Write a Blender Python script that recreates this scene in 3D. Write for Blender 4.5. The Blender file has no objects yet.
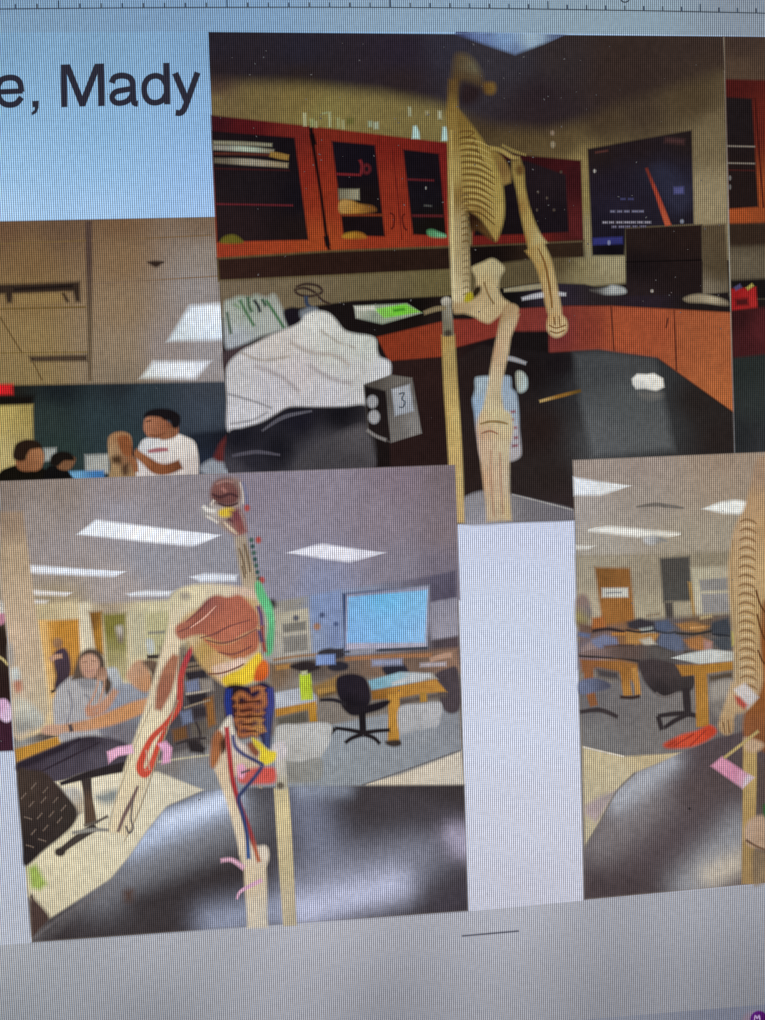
import bpy, bmesh, math, random
from mathutils import Vector, Matrix
from mathutils.geometry import tessellate_polygon

# ------------------------------------------------------------------ camera, world, exposure
sc = bpy.context.scene
col = sc.collection
sc.view_settings.view_transform = 'Standard'
sc.view_settings.look = 'None'
sc.view_settings.exposure = 0.0
sc.view_settings.gamma = 1.0
sc.view_settings.use_curve_mapping = False

FOCAL = 1100.0                 # focal length in pixels of the 765 x 1020 photograph
DIST = 0.110                   # the phone was held about 11 cm in front of the glass
CENTRE_Z = 0.300               # height of the looked-at point above the desk
# axes of the slide (right, down, into the glass) as seen by the camera
RS = Matrix(((0.99397598, 0.03597081, -0.10352707),
             (-0.04163189, 0.99772362, -0.05305054),
             (0.10138313, 0.05704099, 0.99321085)))
RT = RS.transposed()
def to_world(v):
    a = RT @ Vector(v)
    return Vector((a.x, a.z, -a.y))
CX, CY, CZ = to_world((1, 0, 0)), -to_world((0, 1, 0)), -to_world((0, 0, 1))
CAM = Vector((0, 0, CENTRE_Z)) + CZ * DIST
cam_data = bpy.data.cameras.new('camera')
cam = bpy.data.objects.new('camera', cam_data)
col.objects.link(cam)
m = Matrix.Identity(4)
for i in range(3):
    m[i][0], m[i][1], m[i][2], m[i][3] = CX[i], CY[i], CZ[i], CAM[i]
cam.matrix_world = m
cam_data.sensor_fit = 'HORIZONTAL'
cam_data.sensor_width = 36.0
cam_data.lens = FOCAL / 765.0 * 36.0
cam_data.clip_start = 0.005
cam_data.clip_end = 20.0
sc.camera = cam

world = bpy.data.worlds.new('dim_room')
sc.world = world
world.use_nodes = True
world.node_tree.nodes['Background'].inputs[0].default_value = (0.55, 0.55, 0.60, 1)
world.node_tree.nodes['Background'].inputs[1].default_value = 0.25

# ------------------------------------------------------------------ materials
PITCH = 0.000206               # pitch of the display's pixels in metres

def lin(c):
    c /= 255.0
    return c / 12.92 if c <= 0.04045 else ((c + 0.055) / 1.055) ** 2.4
class Tone:
    saturation = 1.0
def hexlin(h, gain=1.0):
    v = [int(h[i:i + 2], 16) * gain for i in (0, 2, 4)]
    grey = 0.3 * v[0] + 0.6 * v[1] + 0.1 * v[2]
    return tuple(lin(max(0.0, min(255.0, grey + (c - grey) * Tone.saturation))) for c in v)

def node(nt, kind, **kw):
    n = nt.nodes.new(kind)
    for k, v in kw.items():
        setattr(n, k, v)
    return n

def math_node(nt, op, a, b=None, c=None):
    n = node(nt, 'ShaderNodeMath', operation=op)
    for i, v in enumerate((a, b, c)):
        if v is None:
            continue
        if isinstance(v, (int, float)):
            n.inputs[i].default_value = v
        else:
            nt.links.new(v, n.inputs[i])
    return n.outputs[0]

def lcd_material(name, amp, amp_h, grain, blotch):
    """Light given off by the display: the shown colour through a raster of red, green and blue sub-pixels."""
    mt = bpy.data.materials.new(name)
    mt.use_nodes = True
    nt = mt.node_tree
    nt.nodes.clear()
    out = node(nt, 'ShaderNodeOutputMaterial')
    att = node(nt, 'ShaderNodeAttribute', attribute_name='shown')
    geo = node(nt, 'ShaderNodeNewGeometry')
    sep = node(nt, 'ShaderNodeSeparateXYZ')
    nt.links.new(geo.outputs['Position'], sep.inputs[0])
    k = 2 * math.pi / PITCH
    chans = []
    row = math_node(nt, 'MULTIPLY_ADD', math_node(nt, 'SINE', math_node(nt, 'MULTIPLY', sep.outputs['Z'], k)), amp_h, 1.0)
    for ph in (-0.3, 0.0, 0.3):
        s = math_node(nt, 'SINE', math_node(nt, 'MULTIPLY_ADD', sep.outputs['X'], k, ph))
        chans.append(math_node(nt, 'MULTIPLY', math_node(nt, 'MULTIPLY_ADD', s, amp, 1.0), row))
    comb = node(nt, 'ShaderNodeCombineXYZ')
    for i in range(3):
        nt.links.new(chans[i], comb.inputs[i])
    nz = node(nt, 'ShaderNodeTexNoise')
    nz.inputs['Scale'].default_value = 2300.0
    nz.inputs['Detail'].default_value = 1.0
    nt.links.new(geo.outputs['Position'], nz.inputs['Vector'])
    nb = node(nt, 'ShaderNodeTexNoise')
    nb.inputs['Scale'].default_value = 1150.0
    nb.inputs['Detail'].default_value = 2.0
    nt.links.new(geo.outputs['Position'], nb.inputs['Vector'])
    g = math_node(nt, 'MULTIPLY', math_node(nt, 'MULTIPLY_ADD', nz.outputs[0], grain * 2, 1.0 - grain),
                  math_node(nt, 'MULTIPLY_ADD', nb.outputs[0], blotch * 2, 1.0 - blotch))
    v1 = node(nt, 'ShaderNodeVectorMath', operation='MULTIPLY')
    nt.links.new(att.outputs['Color'], v1.inputs[0])
    nt.links.new(comb.outputs[0], v1.inputs[1])
    v2 = node(nt, 'ShaderNodeVectorMath', operation='SCALE')
    nt.links.new(v1.outputs[0], v2.inputs[0])
    nt.links.new(g, v2.inputs['Scale'])
    em = node(nt, 'ShaderNodeEmission')
    nt.links.new(v2.outputs[0], em.inputs['Color'])
    tr = node(nt, 'ShaderNodeBsdfTransparent')
    mix = node(nt, 'ShaderNodeMixShader')
    nt.links.new(att.outputs['Alpha'], mix.inputs[0])
    nt.links.new(tr.outputs[0], mix.inputs[1])
    nt.links.new(em.outputs[0], mix.inputs[2])
    nt.links.new(mix.outputs[0], out.inputs['Surface'])
    return mt

LCD = lcd_material('display_pixels', 0.54, 0.11, 0.12, 0.04)
LCD_PHOTO = lcd_material('display_pixels_in_photos', 0.54, 0.13, 0.16, 0.13)

def plain(name, rgb, rough, metallic=0.0):
    mt = bpy.data.materials.new(name)
    mt.use_nodes = True
    nt = mt.node_tree
    b = nt.nodes['Principled BSDF']
    nz = node(nt, 'ShaderNodeTexNoise')
    nz.inputs['Scale'].default_value = 900.0
    rmp = node(nt, 'ShaderNodeValToRGB')
    rmp.color_ramp.elements[0].color = (rgb[0] * .8, rgb[1] * .8, rgb[2] * .8, 1)
    rmp.color_ramp.elements[1].color = (rgb[0] * 1.2, rgb[1] * 1.2, rgb[2] * 1.2, 1)
    nt.links.new(nz.outputs[0], rmp.inputs[0])
    nt.links.new(rmp.outputs[0], b.inputs['Base Color'])
    b.inputs['Roughness'].default_value = rough
    b.inputs['Metallic'].default_value = metallic
    return mt
M_SHELL = plain('black_plastic', (0.02, 0.02, 0.022), 0.5)
M_GLASS = plain('dark_panel_glass', (0.01, 0.01, 0.012), 0.35)
M_DUST = plain('dust', (0.75, 0.73, 0.7), 0.9)

# ------------------------------------------------------------------ drawing on the flat display
LAYER = 0.0000015              # each thing shown lies this much above the one beneath it

def on_slide(x, y, depth=0.0):  # x, y are image pixels, cast along the camera ray to the layer's depth
    """Pixel position on the photograph -> point of the flat display (metres, in its own plane)."""
    d = CX * ((x - 382.5) / FOCAL) - CY * ((y - 510.0) / FOCAL) - CZ
    t = (-depth - CAM.y) / d.y
    p = CAM + d * t
    return p.x, p.z

class Ctx:
    root = None
    org = Vector((0, 0, 0))
    layer = 10
    blur = 1.0
    gain = 1.0
ctx = Ctx()

def tag(o, label=None, cat=None, group=None, kind=None):
    if label: o['label'] = label
    if cat: o['category'] = cat
    if group: o['group'] = group
    if kind: o['kind'] = kind
    return o

def begin(name, x, y, layer, label, cat, group=None, gain=1.0, sat=0.9):
    px, pz = on_slide(x, y, layer * LAYER)
    o = bpy.data.objects.new(name, None)
    o.empty_display_size = 0.005
    o.location = (px, -layer * LAYER, pz)
    col.objects.link(o)
    tag(o, label, cat, group)
    ctx.root, ctx.org, ctx.layer = o, Vector(o.location), layer
    ctx.gain = gain
    Tone.saturation = sat if cat == 'photo' else 1.0
    ctx.blur = 2.5 if cat == 'photo' else 1.0
    return o

def pts_of(s):
    if not isinstance(s, str):
        return [tuple(p) for p in s]
    return [tuple(float(v) for v in p.split(',')) for p in s.split()]

def smooth_closed(p, n=5):
    out, k = [], len(p)
    for i in range(k):
        a, b, c, d = p[i - 1], p[i], p[(i + 1) % k], p[(i + 2) % k]
        for j in range(n):
            t = j / n
            out.append(tuple(0.5 * (2 * b[q] + (c[q] - a[q]) * t + (2 * a[q] - 5 * b[q] + 4 * c[q] - d[q]) * t * t
                                    + (3 * b[q] - a[q] - 3 * c[q] + d[q]) * t ** 3) for q in (0, 1)))
    return out

def smooth_open(p, n=5):
    if len(p) < 3:
        return p
    e = [p[0]] + list(p) + [p[-1]]
    out = []
    for i in range(1, len(e) - 2):
        a, b, c, d = e[i - 1:i + 3]
        for j in range(n):
            t = j / n
            out.append(tuple(0.5 * (2 * b[q] + (c[q] - a[q]) * t + (2 * a[q] - 5 * b[q] + 4 * c[q] - d[q]) * t * t
                                    + (3 * b[q] - a[q] - 3 * c[q] + d[q]) * t ** 3) for q in range(len(b))))
    out.append(tuple(p[-1]))
    return out

def area(p):
    return 0.5 * sum(p[i - 1][0] * p[i][1] - p[i][0] * p[i - 1][1] for i in range(len(p)))

def colour_at(x, y, c, eps=40.0):
    if len(c) == 1:
        return c[0][2]
    sw, r = 0.0, [0.0, 0.0, 0.0]
    for cx, cy, cc in c:
        w = 1.0 / ((x - cx) ** 2 + (y - cy) ** 2 + eps) ** 1.5
        sw += w
        for i in range(3):
            r[i] += w * cc[i]
    return [v / sw for v in r]

def outline_normals(p):
    k, out = len(p), []
    for i in range(k):
        ax, ay = p[i][0] - p[i - 1][0], p[i][1] - p[i - 1][1]
        bx, by = p[(i + 1) % k][0] - p[i][0], p[(i + 1) % k][1] - p[i][1]
        la, lb = math.hypot(ax, ay) or 1e-6, math.hypot(bx, by) or 1e-6
        n1, n2 = (ay / la, -ax / la), (by / lb, -bx / lb)
        sx, sy = n1[0] + n2[0], n1[1] + n2[1]
        l = math.hypot(sx, sy)
        if l < 0.35:
            out.append(n1)
            continue
        sx, sy = sx / l, sy / l
        s = 1.0 / max(0.55, sx * n1[0] + sy * n1[1])
        out.append((sx * s, sy * s))
    return out

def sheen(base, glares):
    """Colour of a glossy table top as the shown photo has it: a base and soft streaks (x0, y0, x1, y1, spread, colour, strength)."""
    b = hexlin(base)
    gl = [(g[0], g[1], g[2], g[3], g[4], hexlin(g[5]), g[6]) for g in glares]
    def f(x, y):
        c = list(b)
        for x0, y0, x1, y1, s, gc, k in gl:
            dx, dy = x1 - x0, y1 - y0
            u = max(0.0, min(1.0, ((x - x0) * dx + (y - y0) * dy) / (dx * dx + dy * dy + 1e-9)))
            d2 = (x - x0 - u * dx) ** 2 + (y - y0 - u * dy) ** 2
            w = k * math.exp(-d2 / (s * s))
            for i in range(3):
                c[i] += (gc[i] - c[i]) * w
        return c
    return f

def link(name, verts, faces, rgba, parent, mat=None):
    me = bpy.data.meshes.new(name)
    me.from_pydata(verts, [], faces)
    at = me.color_attributes.new('shown', 'FLOAT_COLOR', 'POINT')
    for i, c in enumerate(rgba):
        at.data[i].color = c
    me.materials.append(mat or (LCD_PHOTO if ctx.blur > 1.0 else LCD))
    o = bpy.data.objects.new(name, me)
    col.objects.link(o)
    o.parent = parent
    return o

def to_mesh_points(p2):
    y = -ctx.layer * LAYER
    out = []
    for x, yy in p2:
        px, pz = on_slide(x, yy, -y)
        out.append((px - ctx.org.x, y - ctx.org.y, pz - ctx.org.z))
    return out

def shade(c, g=1.0):
    """'rrggbb' or [(x, y, 'rrggbb'), ...] -> control colours in linear light."""
    if isinstance(c, str):
        return [(0, 0, hexlin(c, g))]
    return [(x, y, hexlin(h, g(x, y) if callable(g) else g)) for x, y, h in c]

def fill(name, outline, c, parent=None, soft=1.1, label=None, step=13.0, top=False, alpha=1.0, eps=40.0, gain=None):
    """One flat, softly edged area of the shown picture as a mesh of its own."""
    cc = None if callable(c) else shade(c, ctx.gain if gain is None else gain)
    p = list(outline)
    if area(p) < 0:
        p.reverse()
    ctx.layer += 1
    nrm = outline_normals(p)
    h = soft * ctx.blur / 2
    inner = [(a[0] - n[0] * h, a[1] - n[1] * h) for a, n in zip(p, nrm)]
    outer = [(a[0] + n[0] * h, a[1] + n[1] * h) for a, n in zip(p, nrm)]
    bm = bmesh.new()
    la = bm.verts.layers.float.new('a')
    vi = [bm.verts.new((x, y, 0)) for x, y in inner]
    vo = [bm.verts.new((x, y, 0)) for x, y in outer]
    for v in vi:
        v[la] = alpha
    k = len(p)
    for t in tessellate_polygon([[Vector((x, y, 0)) for x, y in inner]]):
        if len(set(t)) == 3:
            try:
                bm.faces.new([vi[q] for q in t])
            except ValueError:
                pass
    for i in range(k):
        j = (i + 1) % k
        for tri in ((vi[i], vi[j], vo[j]), (vi[i], vo[j], vo[i])):
            try:
                bm.faces.new(tri)
            except ValueError:
                pass
    if cc is None or len(cc) > 1:
        for _ in range(7):
            es = [e for e in bm.edges if e.calc_length() > step]
            if not es:
                break
            bmesh.ops.subdivide_edges(bm, edges=es, cuts=1)
            bmesh.ops.triangulate(bm, faces=[f for f in bm.faces if len(f.verts) > 3])
    bm.verts.index_update()
    vs = list(bm.verts)
    pos = to_mesh_points([(v.co.x, v.co.y) for v in vs])
    rgba = [tuple(c(v.co.x, v.co.y) if cc is None else colour_at(v.co.x, v.co.y, cc, eps)) + (v[la],) for v in vs]
    faces = [[v.index for v in f.verts] for f in bm.faces]
    bm.free()
    o = link(name, pos, faces, rgba, None if top else (parent or ctx.root))
    if label:
        o['label'] = label
    return o

def F(name, s, c, parent=None, soft=1.1, label=None, **kw):          # straight-edged area
    return fill(name, pts_of(s), c, parent, soft, label, **kw)
def S(name, s, c, parent=None, soft=1.3, label=None, **kw):          # smoothly outlined area
    return fill(name, smooth_closed(pts_of(s)), c, parent, soft, label, **kw)
def O(name, x, y, rx, ry, c, parent=None, soft=1.2, label=None, rot=0, **kw):   # ellipse
    r = math.radians(rot)
    p = []
    for i in range(18):
        a = 2 * math.pi * i / 18
        u, v = rx * math.cos(a), ry * math.sin(a)
        p.append((x + u * math.cos(r) - v * math.sin(r), y + u * math.sin(r) + v * math.cos(r)))
    return fill(name, p, c, parent, min(soft * ctx.blur, 1.1 * min(rx, ry)) / ctx.blur, label, **kw)
def K(name, s, w, c, parent=None, soft=0.9, label=None, sharp=False, **kw):    # stroke; w one width or one per point
    p = pts_of(s)
    ws = list(w) if isinstance(w, (list, tuple)) else [w] * len(p)
    q = [(a[0], a[1], b) for a, b in zip(p, ws)]
    if not sharp:
        q = smooth_open(q)
    L, R = [], []
    for i, (x, y, ww) in enumerate(q):
        a, b = q[max(0, i - 1)], q[min(len(q) - 1, i + 1)]
        dx, dy = b[0] - a[0], b[1] - a[1]
        l = math.hypot(dx, dy) or 1e-6
        nx, ny = -dy / l * ww / 2, dx / l * ww / 2
        L.append((x + nx, y + ny))
        R.append((x - nx, y - ny))
    return fill(name, L + R[::-1], c, parent, min(soft * ctx.blur, 0.85 * min(ws)) / ctx.blur, label, **kw)
def R(name, x0, y0, x1, y1, c, parent=None, soft=1.1, label=None, tilt=-0.04, **kw):   # box that follows the slide's tilt
    d = (x1 - x0) * tilt
    e = (y1 - y0) * 0.03
    return fill(name, [(x0, y0), (x1, y0 + d), (x1 + e, y1 + d), (x0 + e, y1)], c, parent, min(soft * ctx.blur, 0.7 * min(x1 - x0, y1 - y0)) / ctx.blur, label, **kw)
def letter(name, c, outlines):                                        # several outlines joined into one character
    parts = []
    for kind, s, w in outlines:
        o = F(name, s, c, soft=1.0) if kind == 'fill' else K(name, s, w, c, soft=1.0, sharp=(kind == 'line'))
        parts.append(o)
    vs, fs, cs = [], [], []
    for o in parts:
        k = len(vs)
        vs += [tuple(v.co) for v in o.data.vertices]
        fs += [[i + k for i in f.vertices] for f in o.data.polygons]
        cs += [tuple(d.color) for d in o.data.color_attributes['shown'].data]
        me = o.data
        bpy.data.objects.remove(o)
        bpy.data.meshes.remove(me)
    return link(name, vs, fs, cs, ctx.root)
def E(name, label=None, parent=None):
    o = bpy.data.objects.new(name, None)
    o.empty_display_size = 0.002
    col.objects.link(o)
    o.parent = parent or ctx.root
    if label: o['label'] = label
    return o

random.seed(4)
PHOTOS = 'classroom photos laid out on the slide'

# ------------------------------------------------------------------ the monitor that shows it all
def box(name, x0, x1, y0, y1, z0, z1, mat, parent, bev=0.0):
    bm = bmesh.new()
    bmesh.ops.create_cube(bm, size=1.0)
    for v in bm.verts:
        v.co = Vector((x0 + (v.co.x + .5) * (x1 - x0), y0 + (v.co.y + .5) * (y1 - y0), z0 + (v.co.z + .5) * (z1 - z0)))
    if bev:
        bmesh.ops.bevel(bm, geom=bm.edges[:], offset=bev, segments=3, affect='EDGES', profile=0.5)
    me = bpy.data.meshes.new(name)
    bm.to_mesh(me)
    bm.free()
    me.materials.append(mat)
    o = bpy.data.objects.new(name, me)
    col.objects.link(o)
    o.parent = parent
    return o
mon = bpy.data.objects.new('computer_monitor', None)
col.objects.link(mon)
tag(mon, 'flat computer monitor whose fine pixel grid fills the whole view', 'monitor')
HW, HH, Z0 = 0.2640, 0.1485, CENTRE_Z
box('screen_panel', -HW, HW, 0.0004, 0.0080, Z0 - HH, Z0 + HH, M_GLASS, mon)
bm = bmesh.new()
rings = []
for (w, h, y) in ((HW, HH, 0.0004), (HW, HH, -0.0020), (HW + 0.009, HH + 0.009, -0.0020), (HW + 0.010, HH + 0.010, -0.0005), (HW + 0.010, HH + 0.010, 0.0100)):
    rings.append([bm.verts.new((sx * w, y, Z0 + sz * h)) for sx, sz in ((-1, -1), (1, -1), (1, 1), (-1, 1))])
for a, b in zip(rings, rings[1:]):
    for i in range(4):
        bm.faces.new((a[i], a[(i + 1) % 4], b[(i + 1) % 4], b[i]))
bmesh.ops.recalc_face_normals(bm, faces=bm.faces[:])
me = bpy.data.meshes.new('bezel')
bm.to_mesh(me)
bm.free()
me.materials.append(M_SHELL)
o = bpy.data.objects.new('bezel', me)
col.objects.link(o)
o.parent = mon
box('back_shell', -HW - 0.009, HW + 0.009, 0.0081, 0.032, Z0 - HH - 0.009, Z0 + HH + 0.009, M_SHELL, mon, 0.004)
box('stand_neck', -0.03, 0.03, 0.0321, 0.048, 0.010, 0.32, M_SHELL, mon, 0.003)
box('stand_foot', -0.12, 0.12, -0.06, 0.13, 0.0, 0.010, M_SHELL, mon, 0.003)

# ------------------------------------------------------------------ the editor window, the slide, the ruler, the heading
begin('editor_background', 382, 1015, 2, 'pale grey program background above and below the slide', 'background')
ctx.root['kind'] = 'thing'
HWX, HHZ = 0.2638, 0.1483
link('window_area', [(sx * HWX - ctx.org.x, -0.0000005 - ctx.org.y, CENTRE_Z + sz * HHZ - ctx.org.z) for sx, sz in ((-1, -1), (1, -1), (1, 1), (-1, 1))],
     [(0, 1, 2, 3)], [hexlin('a9adb6') + (1.0,)] * 4, ctx.root)
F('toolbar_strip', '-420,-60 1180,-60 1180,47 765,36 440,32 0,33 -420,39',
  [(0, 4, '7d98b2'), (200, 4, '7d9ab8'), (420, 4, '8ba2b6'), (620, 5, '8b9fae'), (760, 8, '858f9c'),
   (0, 22, '86a9c8'), (210, 22, '85a9cd'), (420, 22, '90abc4'), (620, 25, '93a9b8'), (760, 26, '8d9aa8')], soft=0.5, eps=1500, gain=0.96)  # the display's viewing-angle falloff is painted into these colours
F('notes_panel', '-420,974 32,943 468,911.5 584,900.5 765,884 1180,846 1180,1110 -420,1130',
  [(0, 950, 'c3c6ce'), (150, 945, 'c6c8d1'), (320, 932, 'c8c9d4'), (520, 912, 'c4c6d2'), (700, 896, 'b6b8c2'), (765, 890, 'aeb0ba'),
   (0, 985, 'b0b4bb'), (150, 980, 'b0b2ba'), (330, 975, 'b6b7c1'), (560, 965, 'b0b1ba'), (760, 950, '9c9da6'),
   (0, 1018, '9a9fa8'), (150, 1018, '9a9da6'), (380, 1015, 'a2a3ad'), (600, 1005, '9c9da6'), (760, 995, '8f9098')], soft=0.5, eps=2500, gain=lambda x, y: 0.92 - 0.0010 * max(0.0, y - 930.0))  # dimming towards the bottom, from the viewing angle, is painted in
F('bottom_bar', '560,1021.5 765,1004.5 1180,969 1180,1110 560,1120', [(600, 1020, '9b9fae'), (765, 1012, '8c90a2')], soft=1.2, gain=0.84)
K('drag_handle', '462,936 519,931', 1.9, '62636f', label='thin dark line for dragging the notes panel')

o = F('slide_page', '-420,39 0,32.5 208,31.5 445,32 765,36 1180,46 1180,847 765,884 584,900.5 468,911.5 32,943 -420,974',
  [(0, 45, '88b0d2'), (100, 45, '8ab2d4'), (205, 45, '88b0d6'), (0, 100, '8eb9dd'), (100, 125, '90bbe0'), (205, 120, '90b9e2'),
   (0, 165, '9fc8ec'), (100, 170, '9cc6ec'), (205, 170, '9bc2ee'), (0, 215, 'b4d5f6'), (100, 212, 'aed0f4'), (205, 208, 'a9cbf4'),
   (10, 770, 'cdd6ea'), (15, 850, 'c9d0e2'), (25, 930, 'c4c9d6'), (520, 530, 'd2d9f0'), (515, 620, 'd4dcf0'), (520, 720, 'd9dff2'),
   (525, 820, 'dcdff0'), (530, 895, 'd3d4e4'), (750, 460, 'c8c8d4')], soft=0.4, top=True, eps=700, gain=lambda x, y: 0.90 if y < 60 else 0.94 if y < 760 else 0.91)  # bluish tint and dimming of the white page at an angle, painted in
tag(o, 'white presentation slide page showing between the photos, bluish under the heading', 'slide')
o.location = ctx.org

begin('ruler', 382, 9, 8, 'thin horizontal ruler with small ticks above the slide', 'ruler')
BASE = [(-40, 9.6), (0, 9.0), (110, 8.0), (220, 7.4), (330, 7.2), (440, 7.8), (550, 9.2), (660, 11.0), (765, 13.2), (800, 14.2)]
K('baseline', BASE, 1.2, [(0, 9, '3e4b5e'), (400, 8, '46525f'), (760, 13, '444c55')], soft=0.6)
def base_y(x):
    for (x0, y0), (x1, y1) in zip(BASE, BASE[1:]):
        if x0 <= x <= x1:
            return y0 + (y1 - y0) * (x - x0) / (x1 - x0)
    return 9.0
for n in range(-3, 37):
    tx = 58.6 + 21.4 * n - 0.042 * n * n
    h = 8.0 if n % 8 == 0 else 4.8
    K('tick', [(tx - 0.03 * h, base_y(tx) - h), (tx, base_y(tx))], 1.5, '3a4656', soft=0.6)
# foot of the numeral that the picture's edge cuts through
K('numeral', '621,-5 621.5,0.5 625,2.2 628.6,0.4 628.6,-4 625,-5.5 621.6,-4', 1.5, '3c4650', soft=0.6)

begin('heading_text', 100, 107, 12, 'large dark heading letters reading "e, Mady" on the slide', 'text')
INK = '2b2b38'
letter('letter', INK, [('line', '-3,92 22.6,91', 5.4), ('curve', '21.6,92 20,83 16,78.6 9.5,77.6 2,79.6 -1.8,85.5 -2.2,92 -0.4,99 4,103.6 10,104.9 16.5,103.2 21.6,97.2', 6.0)])
letter('comma', INK, [('fill', '32.2,101 38.8,100.6 38.6,108 36.4,113 32,115.4 31.4,112.6 34.4,110 34.8,107.2 32.4,107.4', 0)])
letter('letter', INK, [('fill', '60.6,64.6 70,64.2 82.3,95.5 94.6,63.8 104.2,63.4 104.8,106 98,106.3 97.6,73.5 85.3,106.4 79.6,106.6 66.8,74 67.4,107 61.2,107.3', 0)])
letter('letter', INK, [('curve', '111.8,83 114.4,77.6 121.5,75.6 129,77.2 132.4,82 132.8,90 133.2,98.5 134.6,103 138,103.6', 6.2),
                       ('curve', '132.5,88.6 124,90 115.6,92 112.2,97 114.4,101.8 120,103.2 127.6,100.8 132.4,95', 5.8)])
letter('letter', INK, [('line', '166.4,62.8 167.2,104.4', 6.4),
                       ('curve', '166,84 162.6,78.4 156.4,75.8 149.4,77.6 145.2,83 144.2,90 145.8,97 150,101.6 156.4,102.6 162.6,100 166.4,94', 6.0)])
letter('letter', INK, [('line', '175.2,73 187.6,103', 6.6), ('curve', '197.6,72.4 192,88 187,102 183.6,110 180,113 175.6,112.6', 6.2)])

begin('round_badge', 759, 1029, 14, 'small purple round badge at the bottom edge of the window', 'badge')
O('shade_ring', 754, 1022, 12, 11, [(745, 1018, '8a6f7c'), (760, 1012, '8f86a0')], alpha=0.6, soft=5)
O('disc', 759, 1020, 9, 9.4, [(752, 1014, '5a1c78'), (764, 1022, '42104f')], soft=1.6)
K('mark', '754.6,1020 755.2,1015.4 757.2,1018.6 759,1015.2 760,1020', 1.1, 'b79cc8', soft=0.7)

# ------------------------------------------------------------------ photo: people working under a tiled ceiling
begin('inserted_photo', 112, 477, 20, 'photo of people at computers under a tan tiled ceiling, below the heading', 'photo', PHOTOS, gain=0.82, sat=1.08)
F('backing', '-110,223.8 219,217 236,478 -110,490.8', '2a2620', soft=0.5)
F('ceiling', '-110,223.8 219,217 230,383 -110,388.8',
  [(5, 225, '7c5f48'), (60, 225, '79604c'), (120, 222, '86694f'), (200, 220, '8d7763'), (30, 260, '8f7250'), (120, 260, '9a7e60'), (205, 260, 'a89c92'),
   (30, 300, '9c8158'), (120, 310, 'a48c70'), (200, 290, 'aca4a2'), (30, 340, 'a68d62'), (120, 350, 'a8947c'), (170, 350, 'aca09c'), (30, 378, 'a08a60'), (120, 378, '9a8a76'), (205, 352, 'b4aeb0')],
  label='tan suspended ceiling', soft=0.8)
seam = '6f5642'
K('ceiling_seam', '88.5,221 89.5,300 90,381', [7, 5.5, 3.6], [(88, 222, '5f4c44'), (90, 370, '75644f')], soft=1.6)
K('ceiling_seam', '0,244 86,240.5', 1.6, '8a6f4c', soft=1.0)
K('ceiling_seam', '92,241 212,235', 1.4, '8d7357', soft=1.0)
K('ceiling_seam', '0,309 86,307', 1.6, '80683f', soft=1.0)
K('ceiling_seam', '92,284 218,276', 1.2, '98806a', soft=1.0)
K('ceiling_seam', '0,317 22,353', 1.8, '7a6340', soft=1.0)
K('ceiling_seam', '33,362 42,380', 1.6, '7a6340', soft=1.0)
K('ceiling_seam', '0,353 88,352', 1.2, '8d7648', soft=0.8)
v = F('ceiling_vent', '-110,288.4 80,281.5 80.5,302 75.5,302 73,291.5 13,294 12,303 7,303 5,294 -110,298', '3d3028', soft=1.6, label='dark air vent grille in the ceiling')
F('vent_slat', '14,288 73,284.6 73,287.4 14,290.6', '241c1a', v, soft=1.0)
F('vent_blade', '14,295 66,292.6 62,303 18,304', 'a3885c', v, soft=1.6)
K('vent_slat', '63,293 68,302', 3.2, '4a3a2c', v, soft=1.2)
v = F('ceiling_vent', '29,356.4 87,355 87.5,361 31,361.6', '42342c', soft=1.6, label='dark air vent seen edge-on near the wall')
F('vent_slat', '34,358 84,357 84,359 35,360', '5a4a3c', v, soft=0.8)
s = S('smoke_detector', '147.5,262 155,260.6 163.5,261.6 161,264.5 156,267.4 151,265', '3a2c26', label='small dark smoke detector on the ceiling')
l = F('ceiling_light', '190,306 225,303.2 227,339.4 168,341', [(200, 315, 'e2eaf4'), (215, 310, 'eef4fc'), (180, 337, 'd2dbe0'), (215, 336, 'dfeaf6')], soft=2.4, label='bright large ceiling light panel', gain=0.95)
l = F('ceiling_light', '153.7,361.6 210.5,361.2 195,378.4 141,377.8', [(160, 366, 'e4e8ee'), (185, 370, 'eef2f8'), (150, 376, 'd8dcd8'), (200, 364, 'dfe3ec')], soft=2.4, label='lower bright ceiling light panel', gain=0.95)
F('wall', '-110,387.3 229,381.4 236,478 -110,490.8',
  [(10, 390, '252420'), (60, 388, '20262a'), (120, 386, '2c3237'), (210, 386, '474d57'), (50, 420, '35413f'), (100, 420, '37454a'), (140, 400, '39454d'), (205, 415, '49525f'),
   (60, 450, '33423f'), (120, 450, '36454a'), (215, 450, '23262f'), (210, 468, '343a48')], soft=1.5, label='dark teal wall')
F('exit_sign', '-110,387.6 12.6,384 12.8,394.6 -110,398.7', [(3, 389, 'f02d34'), (11, 391, 'd23030')], soft=1.8, label='glowing red exit sign')
F('door_frame_shadow', '-110,400 34,395.4 33,405 -110,410', '191512', soft=2.2)
F('yellow_wall', '-110,409.5 32.8,404.6 33.6,472 -110,482.7', [(5, 415, 'd2bd78'), (28, 415, 'b9a566'), (5, 455, 'd8c68c'), (28, 450, 'b2a06a')], soft=1.6, label='pale yellow lit doorway')
F('dark_shelf', '190,434 232,430 234,478 196,480', [(200, 440, '262b36'), (222, 440, '20222b'), (210, 468, '2c3547')], soft=2.0)
R('monitor_back', 85, 455, 108.5, 474, [(88, 458, 'b9bcb8'), (105, 470, 'c9c8c0')], soft=1.6, label='white computer monitor')
R('monitor_back', 44, 448.5, 56, 461, 'b9bdb8', soft=1.6)
R('laptop', 69, 471.5, 104, 484, [(72, 475, '86bfe6'), (100, 475, '4d87c4')], soft=1.4, label='laptop with a blue lit screen')
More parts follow.
